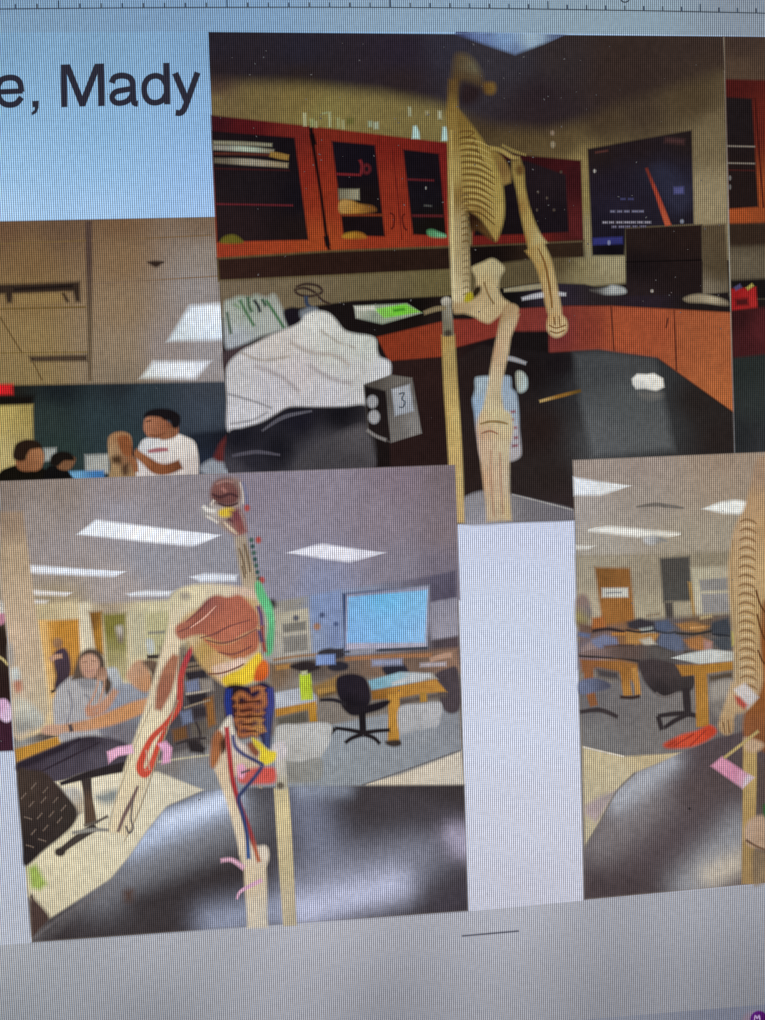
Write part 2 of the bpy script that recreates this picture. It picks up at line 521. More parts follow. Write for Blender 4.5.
p = S('person', '0,486 0,472 12,466 24,463 34,464 48,470 64,472 72,484', '17140f', label='person in a black shirt with short brown hair, seen in profile')
S('neck', '16,460 34,458 33,470 20,470', '9a6848', p)
S('face', '27,446 38,446 43,452 44,458 41,468 33,471 26,464', [(40, 455, 'bd8660'), (30, 462, '9a6848')], p)
S('hair', '13,454 16,444 26,439.5 37,441 42,447 36,448.6 30,450 27,455 25,460 19,461 14,459', '2c1f18', p)
p = S('person', '44,484 47,468 54,465 64,466 72,482', '141313', label='person in black behind, head bowed')
S('face', '57,458 74,457 74,464 68,470 58,468', '8d6549', p)
S('hair', '50,460 53,454 62,451.4 71,453.4 74,460 64,461 58,466 51,465', '1d1815', p)
p = S('person', '139,482 137,460 140,444 147,438 160,438 172,433 186,437 196,445 198.6,473 190,481', [(150, 445, 'cfd0d2'), (185, 445, 'dcd5cf'), (160, 470, 'd3c9c6'), (192, 468, 'c9bfba'), (172, 440, 'e2dcd6')],
      label='person in a white t-shirt holding a bone model', gain=0.95)
S('neck', '160,428 176,424 178,434 170,439 160,439', 'a06c50', p)
S('face', '144.6,420 150,415 162,415 168,424 166,433 158,437.5 149,437 145,432 143.6,428', [(147, 427, 'c58a6c'), (162, 428, 'a3694d')], p)
S('hair', '144,417 147,411.5 158,408.4 171,409.6 179.6,415 180.4,423 177,428 172,427 170,420.6 164,420 160,417.4 150,416.4', '1c181b', p)
K('ear', '168,423 169.6,428', 3.2, '8d5a42', p, soft=1.0)
K('brow', '146,421.6 151,420.6', 1.6, '5c3a2c', p, alpha=0.8)
K('chin_shade', '149,434.6 158,435.6 165,432.6', 2.4, '84543c', p, soft=1.4, alpha=0.7)
K('shirt_print', '148,451.5 158,450 168,449.4', [3, 4.6, 3.4], 'c07f86', p, soft=1.4)
K('arm', '181,464 168,469 156,468 144,459 134,452', [10, 11, 12, 9, 8], [(178, 464, '7d4d36'), (158, 468, '9a6040'), (136, 454, 'ab7350')], p, soft=1.4)
K('wristwatch', '130.6,448 133,456', 3.2, '241d22', p)
h = S('bone_model', '108,440 112,434 120,431.6 129,434 132,442 131,452 134,462 134,482 110,482 111,466 108.6,455', [(120, 436, 'b98a63'), (112, 455, 'c7a983'), (125, 458, '946448'), (116, 474, 'b99c74')], label='beige bone model held upright')
S('hand', '118,437 128,436 132,446 131,456 124,455 119,446', '9b603e', h)
S('bone_gap', '112,457 120,456 121,463 113,463', '59422f', h, soft=2)
S('bone_gap', '122,466 128,464 128,474 123,475', '5f4636', h, soft=2)
K('hand', '128,458 134,462 136,472', [4, 6, 5], 'a5704f', h)
S('paper_clutter', '200,470 206,462 216,459 228,462 232,476 212,478', 'aab0ba', soft=2, label='white papers at the edge of the desk')
S('red_model', '216,452 221,442 230,436 232,458 220,462 214,458', '6c3130', soft=2.0, label='small dark red model by the wall')

# ------------------------------------------------------------------ photo: narrow strip of a red cabinet
begin('inserted_photo', 748, 455, 20, 'narrow strip of a photo with a red cabinet and red basket', 'photo', PHOTOS, gain=0.85)
F('backing', '723,36.4 860,38 860,450 734,455.4', '241c1a', soft=0.5)
F('wall', '723,36.4 860,38 860,297.9 730,300', [(740, 45, '4a3830'), (740, 70, '5d4838'), (745, 235, '3e2f22'), (745, 262, '736650'), (750, 276, '6c604c')], soft=0.6)
c = F('wall_cabinet', '724.6,79 860,83 860,220.8 728.6,224', [(735, 85, '541a18'), (760, 120, '6e231a'), (740, 216, 'b85224'), (762, 216, 'a44a22')], label='red cabinet with a glass door')
F('glass', '725.6,97 752,98.5 758.6,207 728.4,209', [(735, 110, '231b1d'), (745, 190, '271b1a')], c)
for y in (146, 163):
    K('shelf', [(727.5, y), (755, y + 0.6)], 1.6, '877c70', c)
K('shelf', '728,170 756,170.6', 1.4, '4c1f1d', c)
K('door_gap', '755,98 763.5,208', 1.6, '4a1713', c)
O('bottle', 730, 178, 1.4, 2.4, '7d7a78', c)
O('bottle', 730, 187, 1.4, 2.6, '6b6866', c)
F('soffit', '728.6,224 860,221.3 860,241.5 729.4,246', '3a2a20', soft=2)
F('counter', '730.2,280 860,274.1 860,297.9 731,300', '1c1717', soft=1.6)
b = F('basket', '730.8,289 756,287 757.4,308 731.4,311', [(736, 295, 'b51c1f'), (754, 305, 'c62a28')], label='bright red plastic basket on the counter')
F('basket_opening', '735,299 748,298 749,305 736,306', '55181a', b, soft=1.6)
K('basket_content', '735,289 741,285.6', 4, '55507e', b)
K('basket_content', '747,289 753,284.6', 3.2, 'b3a94e', b)
F('base_cabinet', '731.4,311 757,308 860,297.9 860,347.3 732.4,360', [(740, 320, '3a191b'), (760, 330, '5d2226'), (745, 345, '4c1e21')], soft=2)
F('table_top', '732.2,358 860,343.3 860,449.5 734,455.4', [(740, 370, '2c3230'), (760, 400, '343a39'), (742, 440, '2a2c2e'), (760, 445, '37383b')], label='black table top', soft=1.6)
K('white_border', '723.4,36.6 727,190 730.5,330 733.8,455', 2.0, [(724, 60, '8e8172'), (729, 250, 'c7c3b4'), (733, 440, 'b6b2b2')], soft=0.8, label='thin white gap along the photo edge')

# ------------------------------------------------------------------ photo: skeleton standing in a lab with red cabinets
begin('inserted_photo', 470, 521, 90, 'photo of a bare skeleton before red glass cabinets and a black bench', 'photo', PHOTOS, gain=0.88, sat=0.95)
F('backing', '208.4,32 723,36.4 735.4,513 574,519.6 457,524 231,534', '1d1616', soft=0.5)
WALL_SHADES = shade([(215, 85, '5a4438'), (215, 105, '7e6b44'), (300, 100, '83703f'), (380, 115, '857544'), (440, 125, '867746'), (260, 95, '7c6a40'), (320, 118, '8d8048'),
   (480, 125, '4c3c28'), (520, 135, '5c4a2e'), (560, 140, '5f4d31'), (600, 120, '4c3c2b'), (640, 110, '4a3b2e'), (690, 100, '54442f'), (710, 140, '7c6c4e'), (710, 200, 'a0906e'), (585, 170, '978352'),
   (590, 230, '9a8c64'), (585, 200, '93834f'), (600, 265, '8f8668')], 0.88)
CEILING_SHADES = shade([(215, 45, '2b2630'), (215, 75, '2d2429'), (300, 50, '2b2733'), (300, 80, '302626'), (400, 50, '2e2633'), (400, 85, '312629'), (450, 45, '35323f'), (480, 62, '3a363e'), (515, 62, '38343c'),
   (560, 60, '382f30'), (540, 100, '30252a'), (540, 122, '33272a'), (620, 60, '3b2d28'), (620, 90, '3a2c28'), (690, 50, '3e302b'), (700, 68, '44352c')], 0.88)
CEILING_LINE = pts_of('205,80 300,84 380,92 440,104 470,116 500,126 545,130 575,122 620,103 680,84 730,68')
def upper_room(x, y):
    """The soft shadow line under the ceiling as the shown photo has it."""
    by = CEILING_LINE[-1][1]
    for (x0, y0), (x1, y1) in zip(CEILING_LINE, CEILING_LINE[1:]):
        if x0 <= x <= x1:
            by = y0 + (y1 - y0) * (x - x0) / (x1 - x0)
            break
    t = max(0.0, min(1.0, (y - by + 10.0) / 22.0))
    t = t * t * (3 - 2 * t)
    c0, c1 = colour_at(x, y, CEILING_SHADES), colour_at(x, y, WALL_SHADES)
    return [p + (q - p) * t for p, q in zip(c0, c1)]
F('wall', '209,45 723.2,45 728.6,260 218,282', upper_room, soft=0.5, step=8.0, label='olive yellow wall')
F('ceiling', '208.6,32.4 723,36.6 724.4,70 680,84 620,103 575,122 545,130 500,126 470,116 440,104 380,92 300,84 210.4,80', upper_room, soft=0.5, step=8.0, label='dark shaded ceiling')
l = F('ceiling_light', '455,33.6 566,34.6 541,44.5 515,54.4 490,46', [(460, 35, '4a5486'), (485, 40, '6f86b8'), (505, 38, '86a9d4'), (530, 37, 'a9c4d8'), (515, 52, '6d82ac'), (560, 35, '5d6c90')], soft=1.6, label='pale blue ceiling light')
# ---- upper cabinets
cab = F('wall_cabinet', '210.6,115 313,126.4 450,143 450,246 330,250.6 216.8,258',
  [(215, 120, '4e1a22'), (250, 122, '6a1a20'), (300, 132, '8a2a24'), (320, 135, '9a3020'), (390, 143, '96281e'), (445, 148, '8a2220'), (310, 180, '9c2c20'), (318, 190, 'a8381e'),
   (395, 190, 'a23320'), (447, 190, '8c2420'), (220, 252, 'a83c24'), (270, 248, 'b04423'), (320, 244, 'b24a22'), (390, 240, 'a83a20'), (445, 240, 'a03222')], label='red wooden wall cabinet with three glass doors', gain=lambda x, y: 0.72 + 0.0010 * (y - 120))  # vignetting towards the top is painted into the reds by the gain
def door(corners, colour):
    return F('glass_door', corners, colour, cab, soft=1.0)
d = door('211.8,131 294.6,137.6 308.4,240 217,242', [(220, 140, '1d1519'), (285, 142, '171217'), (250, 185, '211a1e'), (300, 200, '17131a'), (240, 225, '2a1d1f'), (295, 230, '221818')])
K('book', '213,142.6 240,143.4 272,145', [3.6, 4, 3], '8f8b74', cab)
K('book', '213,147.6 245,149 274,151.5', [4.6, 5, 4], [(220, 148, '979386'), (248, 149, 'b3c2ae'), (272, 151, '8d8670')], cab)
K('book', '214,153.6 250,154 288,156', 2.4, '5d2f25', cab)
K('book', '270,154 280,156 288.6,157.6', [5, 6, 5], '9b7838', cab)
K('book', '214,160.4 250,162.2 288,165.4', [5, 6.4, 4.6], [(220, 161, '6d6352'), (250, 162, 'a49c88'), (285, 165, '97886a')], cab)
K('shelf', '214,168.5 290,170.5', 1.6, '3c1a1c', cab)
K('shelf', '216,204 293,205.4', 1.8, '67222a', cab)
S('yellow_item', '221,243 224,236.6 233,234.6 240,238 242,243', '6d6420', cab)
K('door_gap', '310.6,127 314,150 321,195 327,240 329.4,250', [4, 3.4, 3, 3.4, 3], '1a0d0e', cab)
K('hinge', '311.6,134 314.4,145', 5, '140c0e', cab)
K('hinge', '326,236 328,246', 5, '171012', cab)
d = door('331.8,141 375,145 385,236.6 343.6,235.6', [(340, 150, '17121b'), (370, 160, '15111a'), (370, 200, '191214'), (360, 225, '1a1114')])
K('shelf', '336,174 361,175', 2.2, '7a2126', cab)
K('red_model', '360,160 362,166 361,174', 2.6, '80252a', cab)
O('red_model', 366.6, 169, 4.4, 5.4, '641e24', cab)
O('red_model', 366.6, 169, 2.0, 2.6, '1a1218', cab)
R('paper_stack', 338.4, 189, 359, 199.4, [(342, 192, '76705a'), (357, 192, 'a5a084')], cab, tilt=0.01)
S('orange_folder', '340,201 350,200 360,204 373,206 374,212 342,214', [(345, 204, 'b88e4c'), (356, 210, 'b47f30'), (371, 210, '74461f')], cab)
K('shelf', '342,215 383,215', 2.4, '7d351c', cab)
S('yellow_item', '343.6,238 345,233.6 356,231.8 364,234 365,238.4', [(348, 236, 'b08026'), (362, 236, 'a2651f')], cab)
d = door('403,149.4 439,153.6 446.4,236 413,234.6', [(410, 155, '161118'), (435, 165, '181118'), (425, 195, '17131a'), (435, 225, '17120f')])
K('shelf', '407,179.4 434,180.4', 2, '5e1e24', cab)
K('shelf', '412,215.6 443,216', 2.4, '5c2024', cab)
K('glassware', '424,205.4 432,206', 1.8, '4c4c4a', cab)
O('glassware', 426, 188, 0.9, 1.6, '8a8a88', cab)
S('green_item', '427,231 432,229.4 440,232.6 445.6,235 444,237.4 430,236.4', [(430, 232, '4f8f5c'), (442, 236, '6fb98a')], cab)
K('door_gap', '392,146 397,190 402,240', 1.0, '6d1d18', cab)
K('door_handle', '390,213 394,216 393.6,226 391,229', 1.8, '5c1a14', cab)
K('door_handle', '405,214 402.4,217 404,227 407,230', 1.8, '5c1a14', cab)
# ---- glassware along the top of the cabinet
tops = E('glassware_row', 'row of small pale glass bottles on the cabinet')
for x, y0, y1, w, c in ((304.6, 113, 126, 3, 'b9b98e'), (312, 119, 127, 4, '9aa06a'), (316, 121, 127.6, 2.4, 'a5a274'), (329.6, 112, 127, 2.4, 'aeb284'), (325, 112.4, 113.6, 6, '9aa070'), (338, 118, 128, 3, '9a9c6a'),
                        (343, 120, 129, 2.4, 'a7a678'), (350, 118, 124, 7, '6f6a34'), (370, 121, 127, 4, '9aa686'), (376, 122, 129, 5, 'a6b096'),
                        (409.6, 107, 116, 3, 'a8aa88'), (427, 111, 115, 3, '9c9470'), (439.6, 111, 119, 3.2, 'b4b698')):
    K('bottle', [(x, y0), (x + 0.3, y1)], w, c, tops, soft=1.0)
for x, y0, y1 in ((415.8, 126, 138.6), (445.4, 127, 140.6)):
    K('bottle', [(x - 1, y0), (x, (y0 + y1) / 2), (x, y1)], [3, 6.4, 7.4], 'b9dcd6', tops, soft=1.4)
O('bottle', 552.4, 133, 2.0, 2.4, '8c7966', tops)
O('bottle', 552.8, 144.6, 2.2, 3.4, '9a8c70', tops)
# ---- right wall cabinet
cab2 = F('wall_cabinet', '473,150 526,155.4 581,160.4 583.6,241 472,246', [(530, 158, '3c1418'), (575, 165, '4a171c'), (577, 220, '56201f'), (480, 238, '84241f'), (530, 240, '84261f'), (578, 240, '5a2020')], label='dark red corner wall cabinet', gain=0.78)
F('glass_door', '476,158 527,161 566,175 569,232 535,234 474,236', [(500, 200, '1a1318'), (550, 180, '251b20'), (560, 220, '1c151b'), (500, 230, '171113')], cab2)
F('door_stile', '566.6,166 580,166 582,238 569.6,236', [(573, 180, '3d1519'), (575, 225, '581f20')], cab2)
for x, y in ((538, 192), (547, 198), (554, 210), (537, 210), (561, 172)):
    O('glassware', x, y, 1.2, 1.5, '54483f', cab2)
F('soffit', '217,258.6 330,251 450,246.6 584,240.6 585,258 540,262 450,270 330,276 219,281', [(230, 268, '35211c'), (330, 262, '2e1c17'), (440, 256, '2c1c16'), (480, 252, '17100f'), (560, 250, '33241a')], soft=1.8, label='dark underside of the cabinets')
F('backsplash', '219,281 330,276 450,270 541,258 585,258 627,256 627,283 585,287 541,283 447,297 352,302 285,311 222,318',
  [(240, 295, '7c6c56'), (300, 288, '7b6c52'), (380, 285, '746748'), (440, 282, '70643f'), (490, 265, '5d5136'), (530, 270, '62553b'), (560, 262, '5c4d33'), (585, 270, '8c7f58'), (610, 266, 'a99e7a'), (600, 276, '9b8f6c')], soft=1.6)
# ---- poster, television, counter at the right
po = F('wall_poster', '587.4,148.8 691.8,130 694,224.5 626,228 624.8,255.4 592.2,255.6', [(600, 155, '2b2020'), (640, 145, '2a1f22'), (685, 140, '2a2020'), (610, 185, '28202c'), (615, 205, '2a2436'), (640, 200, '282230'), (655, 180, '2d2a3a'), (680, 190, '2d2a3c'), (685, 215, '26202a'), (600, 225, '231e2c'), (610, 250, '141016')], label='dark poster with a red stripe and white writing', gain=0.80)
S('blue_smear', '652,172 668,166 688,186 690,206 676,216 664,200', [(660, 180, '343852'), (680, 192, '3a3c54')], po, soft=5, alpha=0.4)
K('red_stripe', '646.4,168 656,192 662,208 668.4,226', [2.4, 3.6, 5, 6], [(648, 172, '7b3023'), (658, 195, 'b0442f'), (667, 224, 'c65a3a')], po)
R('bright_patch', 673.6, 187, 683.6, 194, '55568a', po)
for x0, y, x1, c in ((610, 211.4, 646, '7a7892'), (602, 222.4, 657.6, '9a96a4'), (611, 226.8, 649, '77738a'), (620, 199, 640, '45456e')):
    for i in range(int((x1 - x0) / 7)):
        a = x0 + i * 7 + random.uniform(0, 1)
        K('text_line', [(a, y - 0.02 * i), (a + random.uniform(4.4, 6.4), y - 0.02 * i)], 2.0, c, po)
K('text_line', '595,152.6 608,150.6', 2, '54302c', po)
K('text_line', '665,140 684,142', 5, '4a3030', po, soft=2)
R('blue_strip', 592.6, 238, 622.6, 245, '35377c', po)
O('white_mark', 609, 242.6, 1.4, 2.4, '8c92b8', po)
O('white_mark', 682, 221.4, 1.8, 2, '8a8fa0', po)
O('white_mark', 594.6, 171, 1.4, 1.8, 'a5a09a', po)
F('grey_column', '701,225 726,223.6 729,296 702,296', [(706, 235, '5c4d38'), (722, 235, '5a4a36'), (715, 270, '564833'), (705, 290, '867a66')], soft=1.4)
tv = F('computer_monitor', '625,228 702,224.4 702.6,297 626,299', [(640, 240, '2a1e1c'), (690, 235, '2a1d1a'), (640, 265, '1c1517'), (690, 280, '241a1a'), (640, 295, '2b2022')], label='black computer monitor on the counter')
K('monitor_edge', '626,262 702,260', 1.2, '120d0e', tv)
ct = F('counter', '222,318 285,310 352,301 447,296 541,283 585,284 626,296 702,294 728.6,292 730.6,312 675,309 612,305.6 568,305.6 519,308 470,319 451,319 377,336.5 285,329 223,349',
  [(270, 320, '231c20'), (330, 310, '1a1414'), (420, 305, '15100e'), (440, 315, '241a18'), (500, 300, '12100f'), (560, 298, '2f2733'), (600, 292, '2e2628'), (640, 302, '2b212a'), (700, 300, '221b1b')], label='black laboratory counter')
S('paper_scraps', '590,290 606,287.6 612,285 624,288 625,293.4 608,294.6 598,293', [(595, 291, '4e4844'), (612, 290, 'b2b6b4')], ct)
S('paper_scraps', '684,298 698,294 716,297 727,301 727,305.6 706,303 688,302', [(690, 299, '93846a'), (715, 299, 'c0b294'), (724, 304, '7a6c58')], ct)
K('tray', '504,290.4 522,288.4 542,286', [3, 5, 5], 'a39a7c', ct)
K('paper_strip', '522,299 536,296 552,294 566,294.4', [3, 5, 5, 3], 'bcbcc2', ct)
O('white_item', 652, 291, 1.4, 1.6, 'b0a8a0', ct)
# ---- orange base cabinets
bc = F('base_cabinet', '377,337 451,319.4 470,319.4 519,308.6 568,306 612,306 675,309.4 730.4,312.6 733,412 658,358.4 598,350 549,353 513,331 497,337 456,348 444,357 389,361.5',
  [(390, 350, '7e301b'), (440, 345, '80331d'), (470, 335, '7d2f26'), (530, 320, '77302a'), (560, 330, '6d2d2c'), (590, 330, '7b3528'), (620, 330, '9c4a2c'), (660, 330, '96482c'), (690, 335, '97502f'), (720, 360, '9c5531'), (725, 395, 'a85e34')], label='orange-brown wooden base cabinets', gain=1.02)
K('door_gap', '611,306 614,351', 1.4, '5d2a1e', bc)
K('door_gap', '674,309.6 676.6,371', 1.4, '5d2a1e', bc)
K('door_handle', '668,318 666,328', 1.6, '5d2a1e', bc)
F('bench_side', '389,361.5 444,357 456,348 497,337 513,331 549,331 549,353 540,420 470,470 391,474 388,400', [(400, 440, '2d1d1c'), (430, 420, '2b1b1a'), (440, 380, '301e1c'), (500, 345, '1c1416'), (530, 345, '1a1516'), (470, 400, '2a1d1c')], soft=1.4, label='dark shaded side of the bench')
F('bench_top', '549,353 598,350.4 658,358.6 733,412.4 735.6,513 574,520 457,524 456.5,360 480,345',
  [(470, 380, '2a1e1d'), (470, 470, '2d211f'), (530, 370, '1e1718'), (540, 430, '2b1f1d'), (560, 365, '1c1619'), (550, 480, '2e2523'), (560, 505, '352a2b'), (580, 380, '333336'), (610, 370, '35383a'), (650, 380, '36383a'),
   (620, 420, '454849'), (600, 445, '4c4d4f'), (660, 430, '3a3b3c'), (700, 400, '2c2523'), (720, 440, '2d2523')], soft=1.4, label='black bench top with a soft reflection')
F('reflection', '574,353 600,351 655,358.6 664,400 674,450 592,456 580,400', [(600, 370, '3b3d3f'), (640, 370, '3c3d3e'), (600, 440, '4e5052'), (650, 440, '4c4e4f'), (630, 400, '46494a')], soft=3.4, alpha=0.95, gain=1.12)
w = F('folded_tissue', '632,379 637,374 647,374.4 654,373.4 663,378.6 664,387 656,391 645,388.6 636,389 632.6,384', [(642, 378, 'ebe9e2'), (656, 384, 'd9d6cc'), (640, 387, 'b0b0ac')], label='crumpled white tissue on the bench', gain=1.0)
S('tissue_reflection', '640,393 660,392 662,397 652,400 642,398', '77746f', w, soft=2.4, alpha=0.7)
K('pencil', '539.6,401.4 560,396 581,390.6', [2.4, 3.4, 3], [(541, 401, 'c9a96a'), (560, 396, '9a6a26'), (580, 391, '6c5120')], label='yellow pencil lying on the bench')
K('white_strip', '507,358 515,359.6 526,363.4', [4.4, 4.4, 3], 'a9a9ae', label='white plastic strip')
S('white_cap', '516,373 522,371.6 527,378 527,388 522,392.6 517.4,390', [(519, 380, 'b0a98c'), (525, 382, 'b9d3dc')], label='small white plastic cap')
# ---- bag, cloth and clutter at the left
pl = S('tissue_packs', '224,306 232,299 240,296 250,297 256,294 266,297 274,294 280,304 288,322 284,330 262,336 240,346 226,348', [(230, 315, 'b4bab0'), (250, 305, '9db09c'), (262, 305, 'a8aaa0'), (235, 338, 'b6bcc4'), (270, 320, 'b7bcb6')], soft=2, label='bundle of white and green packets')
for s, c in (('227,312 229,324 231,334', '5c6f60'), ('240,300 246,312 254,326', '547a56'), ('266,300 274,312 284,328', '4c7a52'), ('254,300 258,306 260,312', '2a3034'), ('248,297 249,306 252,312', '49684c'), ('234,304 240,308', '8ba284'), ('262,299 266,306', '3c5b45')):
    K('green_stripe', s, 3, c, pl, soft=1.4)
S('dark_gap', '223,352 240,347 248,346 240,352 230,366 225,370', '4b3c40', soft=2)
md = K('wire_model', '296,287 306,284 318,286 322,292 312,296 300,295 295,290 304,288 314,292 322,300 330,304', 2.6, '3a2a26', label='small dark wire model')
K('model_stand', '306,296 307,304 312,309', 4, '39455c', md)
S('dark_jar', '284,311 292,307 299,310 300,320 298,328 290,328 285,320', '1d1820', soft=1.6)
S('jar_lid', '300,311 312,307 318,309 316,316 303,320', '7f868e', soft=1.6)
gb = F('green_box', '354,306 407,303.6 422,313 382,324 356,318', [(358, 312, 'bfc2b2'), (378, 316, 'a4b494'), (372, 318, '8c938a')], label='white box with a bright green top')
F('box_lid', '374,309 406,304 421,312 384,318', [(380, 313, '8fd25c'), (400, 310, '76e22f'), (415, 311, '86c650')], gb)
F('box_print', '393,309.6 404,308 405,310 394,311.8', '3f9a22', gb)
F('box_rim', '355,307 374,306 376,310 357,311', 'd9d9cc', gb)
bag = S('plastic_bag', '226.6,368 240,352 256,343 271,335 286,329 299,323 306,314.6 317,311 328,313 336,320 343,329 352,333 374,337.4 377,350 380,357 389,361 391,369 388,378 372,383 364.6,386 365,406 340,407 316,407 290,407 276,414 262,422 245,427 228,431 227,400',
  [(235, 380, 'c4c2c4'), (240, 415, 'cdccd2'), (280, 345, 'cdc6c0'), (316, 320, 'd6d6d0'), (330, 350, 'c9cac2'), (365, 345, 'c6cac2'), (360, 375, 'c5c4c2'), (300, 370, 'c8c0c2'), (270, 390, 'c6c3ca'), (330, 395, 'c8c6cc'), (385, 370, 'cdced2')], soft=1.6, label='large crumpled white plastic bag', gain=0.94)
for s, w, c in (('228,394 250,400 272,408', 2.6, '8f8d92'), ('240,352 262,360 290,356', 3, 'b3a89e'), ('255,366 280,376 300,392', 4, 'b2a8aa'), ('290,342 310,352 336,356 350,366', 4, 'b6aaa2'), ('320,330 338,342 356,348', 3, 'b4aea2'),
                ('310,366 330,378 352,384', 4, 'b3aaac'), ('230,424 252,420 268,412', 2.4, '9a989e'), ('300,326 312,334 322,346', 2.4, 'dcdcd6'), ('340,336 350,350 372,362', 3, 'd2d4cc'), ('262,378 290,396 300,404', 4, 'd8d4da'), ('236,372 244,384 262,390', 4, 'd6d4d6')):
    K('crease_shading', s, w, c, bag, soft=3.0, alpha=0.7)  # fold shadows and light ridges of the bag, painted as soft strokes
cl = S('black_cloth', '228,433 246,428 264,422 278,414 290,408 318,408 342,407 366,406 368,434 376,466 350,468 300,471 230,473.6', [(240, 440, '1c1b24'), (250, 460, '2c2a34'), (235, 470, '4a4750'), (300, 420, '1d1b26'), (340, 415, '17151b'), (280, 450, '1b1a22'), (330, 450, '4c494f'), (360, 455, '524d52'), (310, 465, '504d54')], soft=1.6, label='black cloth crumpled under the bag')
K('crease_shading', '262,431 284,417 312,411', [2, 4, 2], '5d5b66', cl, soft=2)
K('crease_shading', '232,456 256,452 280,455', [3, 4, 2], '55525e', cl, soft=2)
S('fold_highlight', '300,458 330,438 366,426 372,466 330,470 296,471', [(320, 460, '4a474c'), (360, 440, '5a565a'), (350, 465, '4a464a')], cl, soft=3)  # highlight on the cloth painted as a soft grey patch
ob = F('outlet_box', '364,385 391,375 412,378 421.4,433 391,442.4 368,434', [(370, 395, '4a443f'), (400, 380, '6b6660'), (415, 425, '8d8884'), (395, 435, '7c7672')], label='grey metal outlet box with two round sockets')
F('box_top', '365,385 391,375.4 411.6,378 386,391', [(375, 384, '57504a'), (400, 380, '77716a')], ob)
F('box_front', '364.6,386 386,391 391,442 368.6,434', [(370, 395, '1d1718'), (384, 430, '241c1c')], ob)
F('box_side', '386.4,391 411.6,378.4 421,433 391.4,442', [(392, 400, '5f5a56'), (410, 390, '716c68'), (415, 425, '8f8b88'), (396, 430, '77726e')], ob)
F('box_label', '391.6,389.4 409.6,384.4 414,411 395,416', [(400, 392, 'b6bac2'), (406, 408, 'a6acb6')], ob)
K('label_numeral', '399,394 404,393 402,399 405,402 403,407 399,407', 1.4, '4b5560', ob)
O('socket', 372.4, 401.6, 5.4, 6.4, 'a8a8ac', ob)
O('socket', 374, 417, 5.6, 6.8, 'b0b0b4', ob)
K('box_bracket', '367,430 376,436 386,440', 3, '8b8684', ob)
# ---- grey round base, white bottle
S('round_base', '463,501 470,494.6 482,491 500,491.4 512,494.4 540,501 573,509.4 573.4,519.6 520,522 463,524', [(470, 510, '97959c'), (500, 500, '8b8788'), (540, 510, '7e7a80'), (565, 516, '7c7880'), (480, 520, 'a5a2ac')], soft=1.6, label='grey round stand base')
K('base_rim', '512,494.6 540,501.4 573,510', 1.6, 'aaa7a6')
bt = S('plastic_bottle', '475,380 478,377 492,376 508,376 511,380 511.6,388 516.4,394 518.6,410 519.4,430 521,446 520.4,456 512,461 496,462 482,461 477.4,440 474.4,414 472.4,400 475,390', [(480, 385, 'b0c2cc'), (510, 385, '9fb2c6'), (478, 405, '9db8d4'), (512, 410, 'a7b8c8'), (480, 440, 'c9b2ae'), (516, 440, 'b8b6be'), (510, 455, 'c0babd')], soft=1.5, label='translucent white plastic bottle behind the leg')
for x, y, w in ((513, 412, 5), (515, 428, 4), (516, 438, 4), (515, 446, 6), (512, 420, 4)):
    K('bottle_print', [(x - w / 2, y), (x + w / 2, y - 0.6)], 2.6, '9c6470', bt, soft=1.6)
# ---- the skeleton and its stand
sk = E('skeleton', 'yellowed bare skeleton hanging on a stand')
K('shoulder_blade', '486,148 496,160 503,174 507,184', [4, 14, 16, 8], [(490, 152, '8d7437'), (500, 172, '7f5f34'), (506, 182, '9a7e44')], sk, soft=1.6)
K('collarbone', '490,148 500,150 512,157 520,158', [4, 4, 4, 3], [(492, 148, 'a9924f'), (510, 156, 'b29a58'), (519, 158, '8d7a48')], sk)
K('collarbone', '502,145 514,151 526,155', [2.4, 3, 2], '8f7c46', sk)
S('skull', '455,56 462,53.4 470,57 477,65 482,76 483,85 478,88 470,84 462,82 458,92 455,104 450,104 449,90 452,74', [(458, 60, '594731'), (468, 62, '6a5a40'), (473, 67, '77735a'), (480, 80, '5a4630'), (455, 80, '5d4528'), (466, 76, '533f2a'), (452, 98, '6f562c')], sk, soft=3, gain=0.86)  # shade over the skull and a highlight on its crown are painted in
S('jaw', '483,84 489,82 495,84 495,92 490,94.6 484,92', [(486, 87, '6b4a24'), (492, 87, '85672f')], sk, soft=2, gain=0.86)
S('eye_hollow', '462,84 472,83 482,89 478,100 466,106 459,98', '2e2124', sk, soft=4)
K('neck', '453,80 453,96 452,116', [8, 9, 13], [(452, 85, '6b502b'), (452, 110, '8d7136')], sk, soft=2, gain=0.86)
rc = S('rib_cage', '447,112 452,104 459,110 469,121.5 482,139 490,152 499,172 504,196 503.6,219 497,240 492,237 482,222 471,213.4 462,212 450,214 449,170 448,140',
  [(450, 115, '8a6d34'), (460, 125, '86692f'), (475, 140, '98803e'), (452, 160, 'ab9450'), (470, 165, '9c8340'), (490, 165, 'a58e48'), (453, 200, 'b49c5a'), (470, 195, 'a18644'), (495, 195, 'b0984f'), (500, 215, 'b59e58'), (494, 232, 'a98d4a'), (480, 210, '9a7a3e')], sk, soft=1.6)
for i in range(14):
    y = 132 + i * 6.2
    xr = 470 + min(28, i * 5.2) if i < 6 else 499
    K('rib_gap', [(456, y + 1.5), (465, y - 1), (474 + 0.2 * (xr - 470), y + 0.5), (xr - 4, y + 6 + i * 0.5)], [1.4, 2.2, 2.2, 1.2], '66491f' if i % 2 else '715326', sk, soft=1.4, alpha=0.8)
for i in range(11):
    y = 140 + i * 6.2
    K('rib_shine', [(466, y), (478, y + 1.5), (490 + min(8, i), y + 7 + i * 0.4)], [1, 1.8, 1], 'c2ab66', sk, soft=1.2, alpha=0.6)
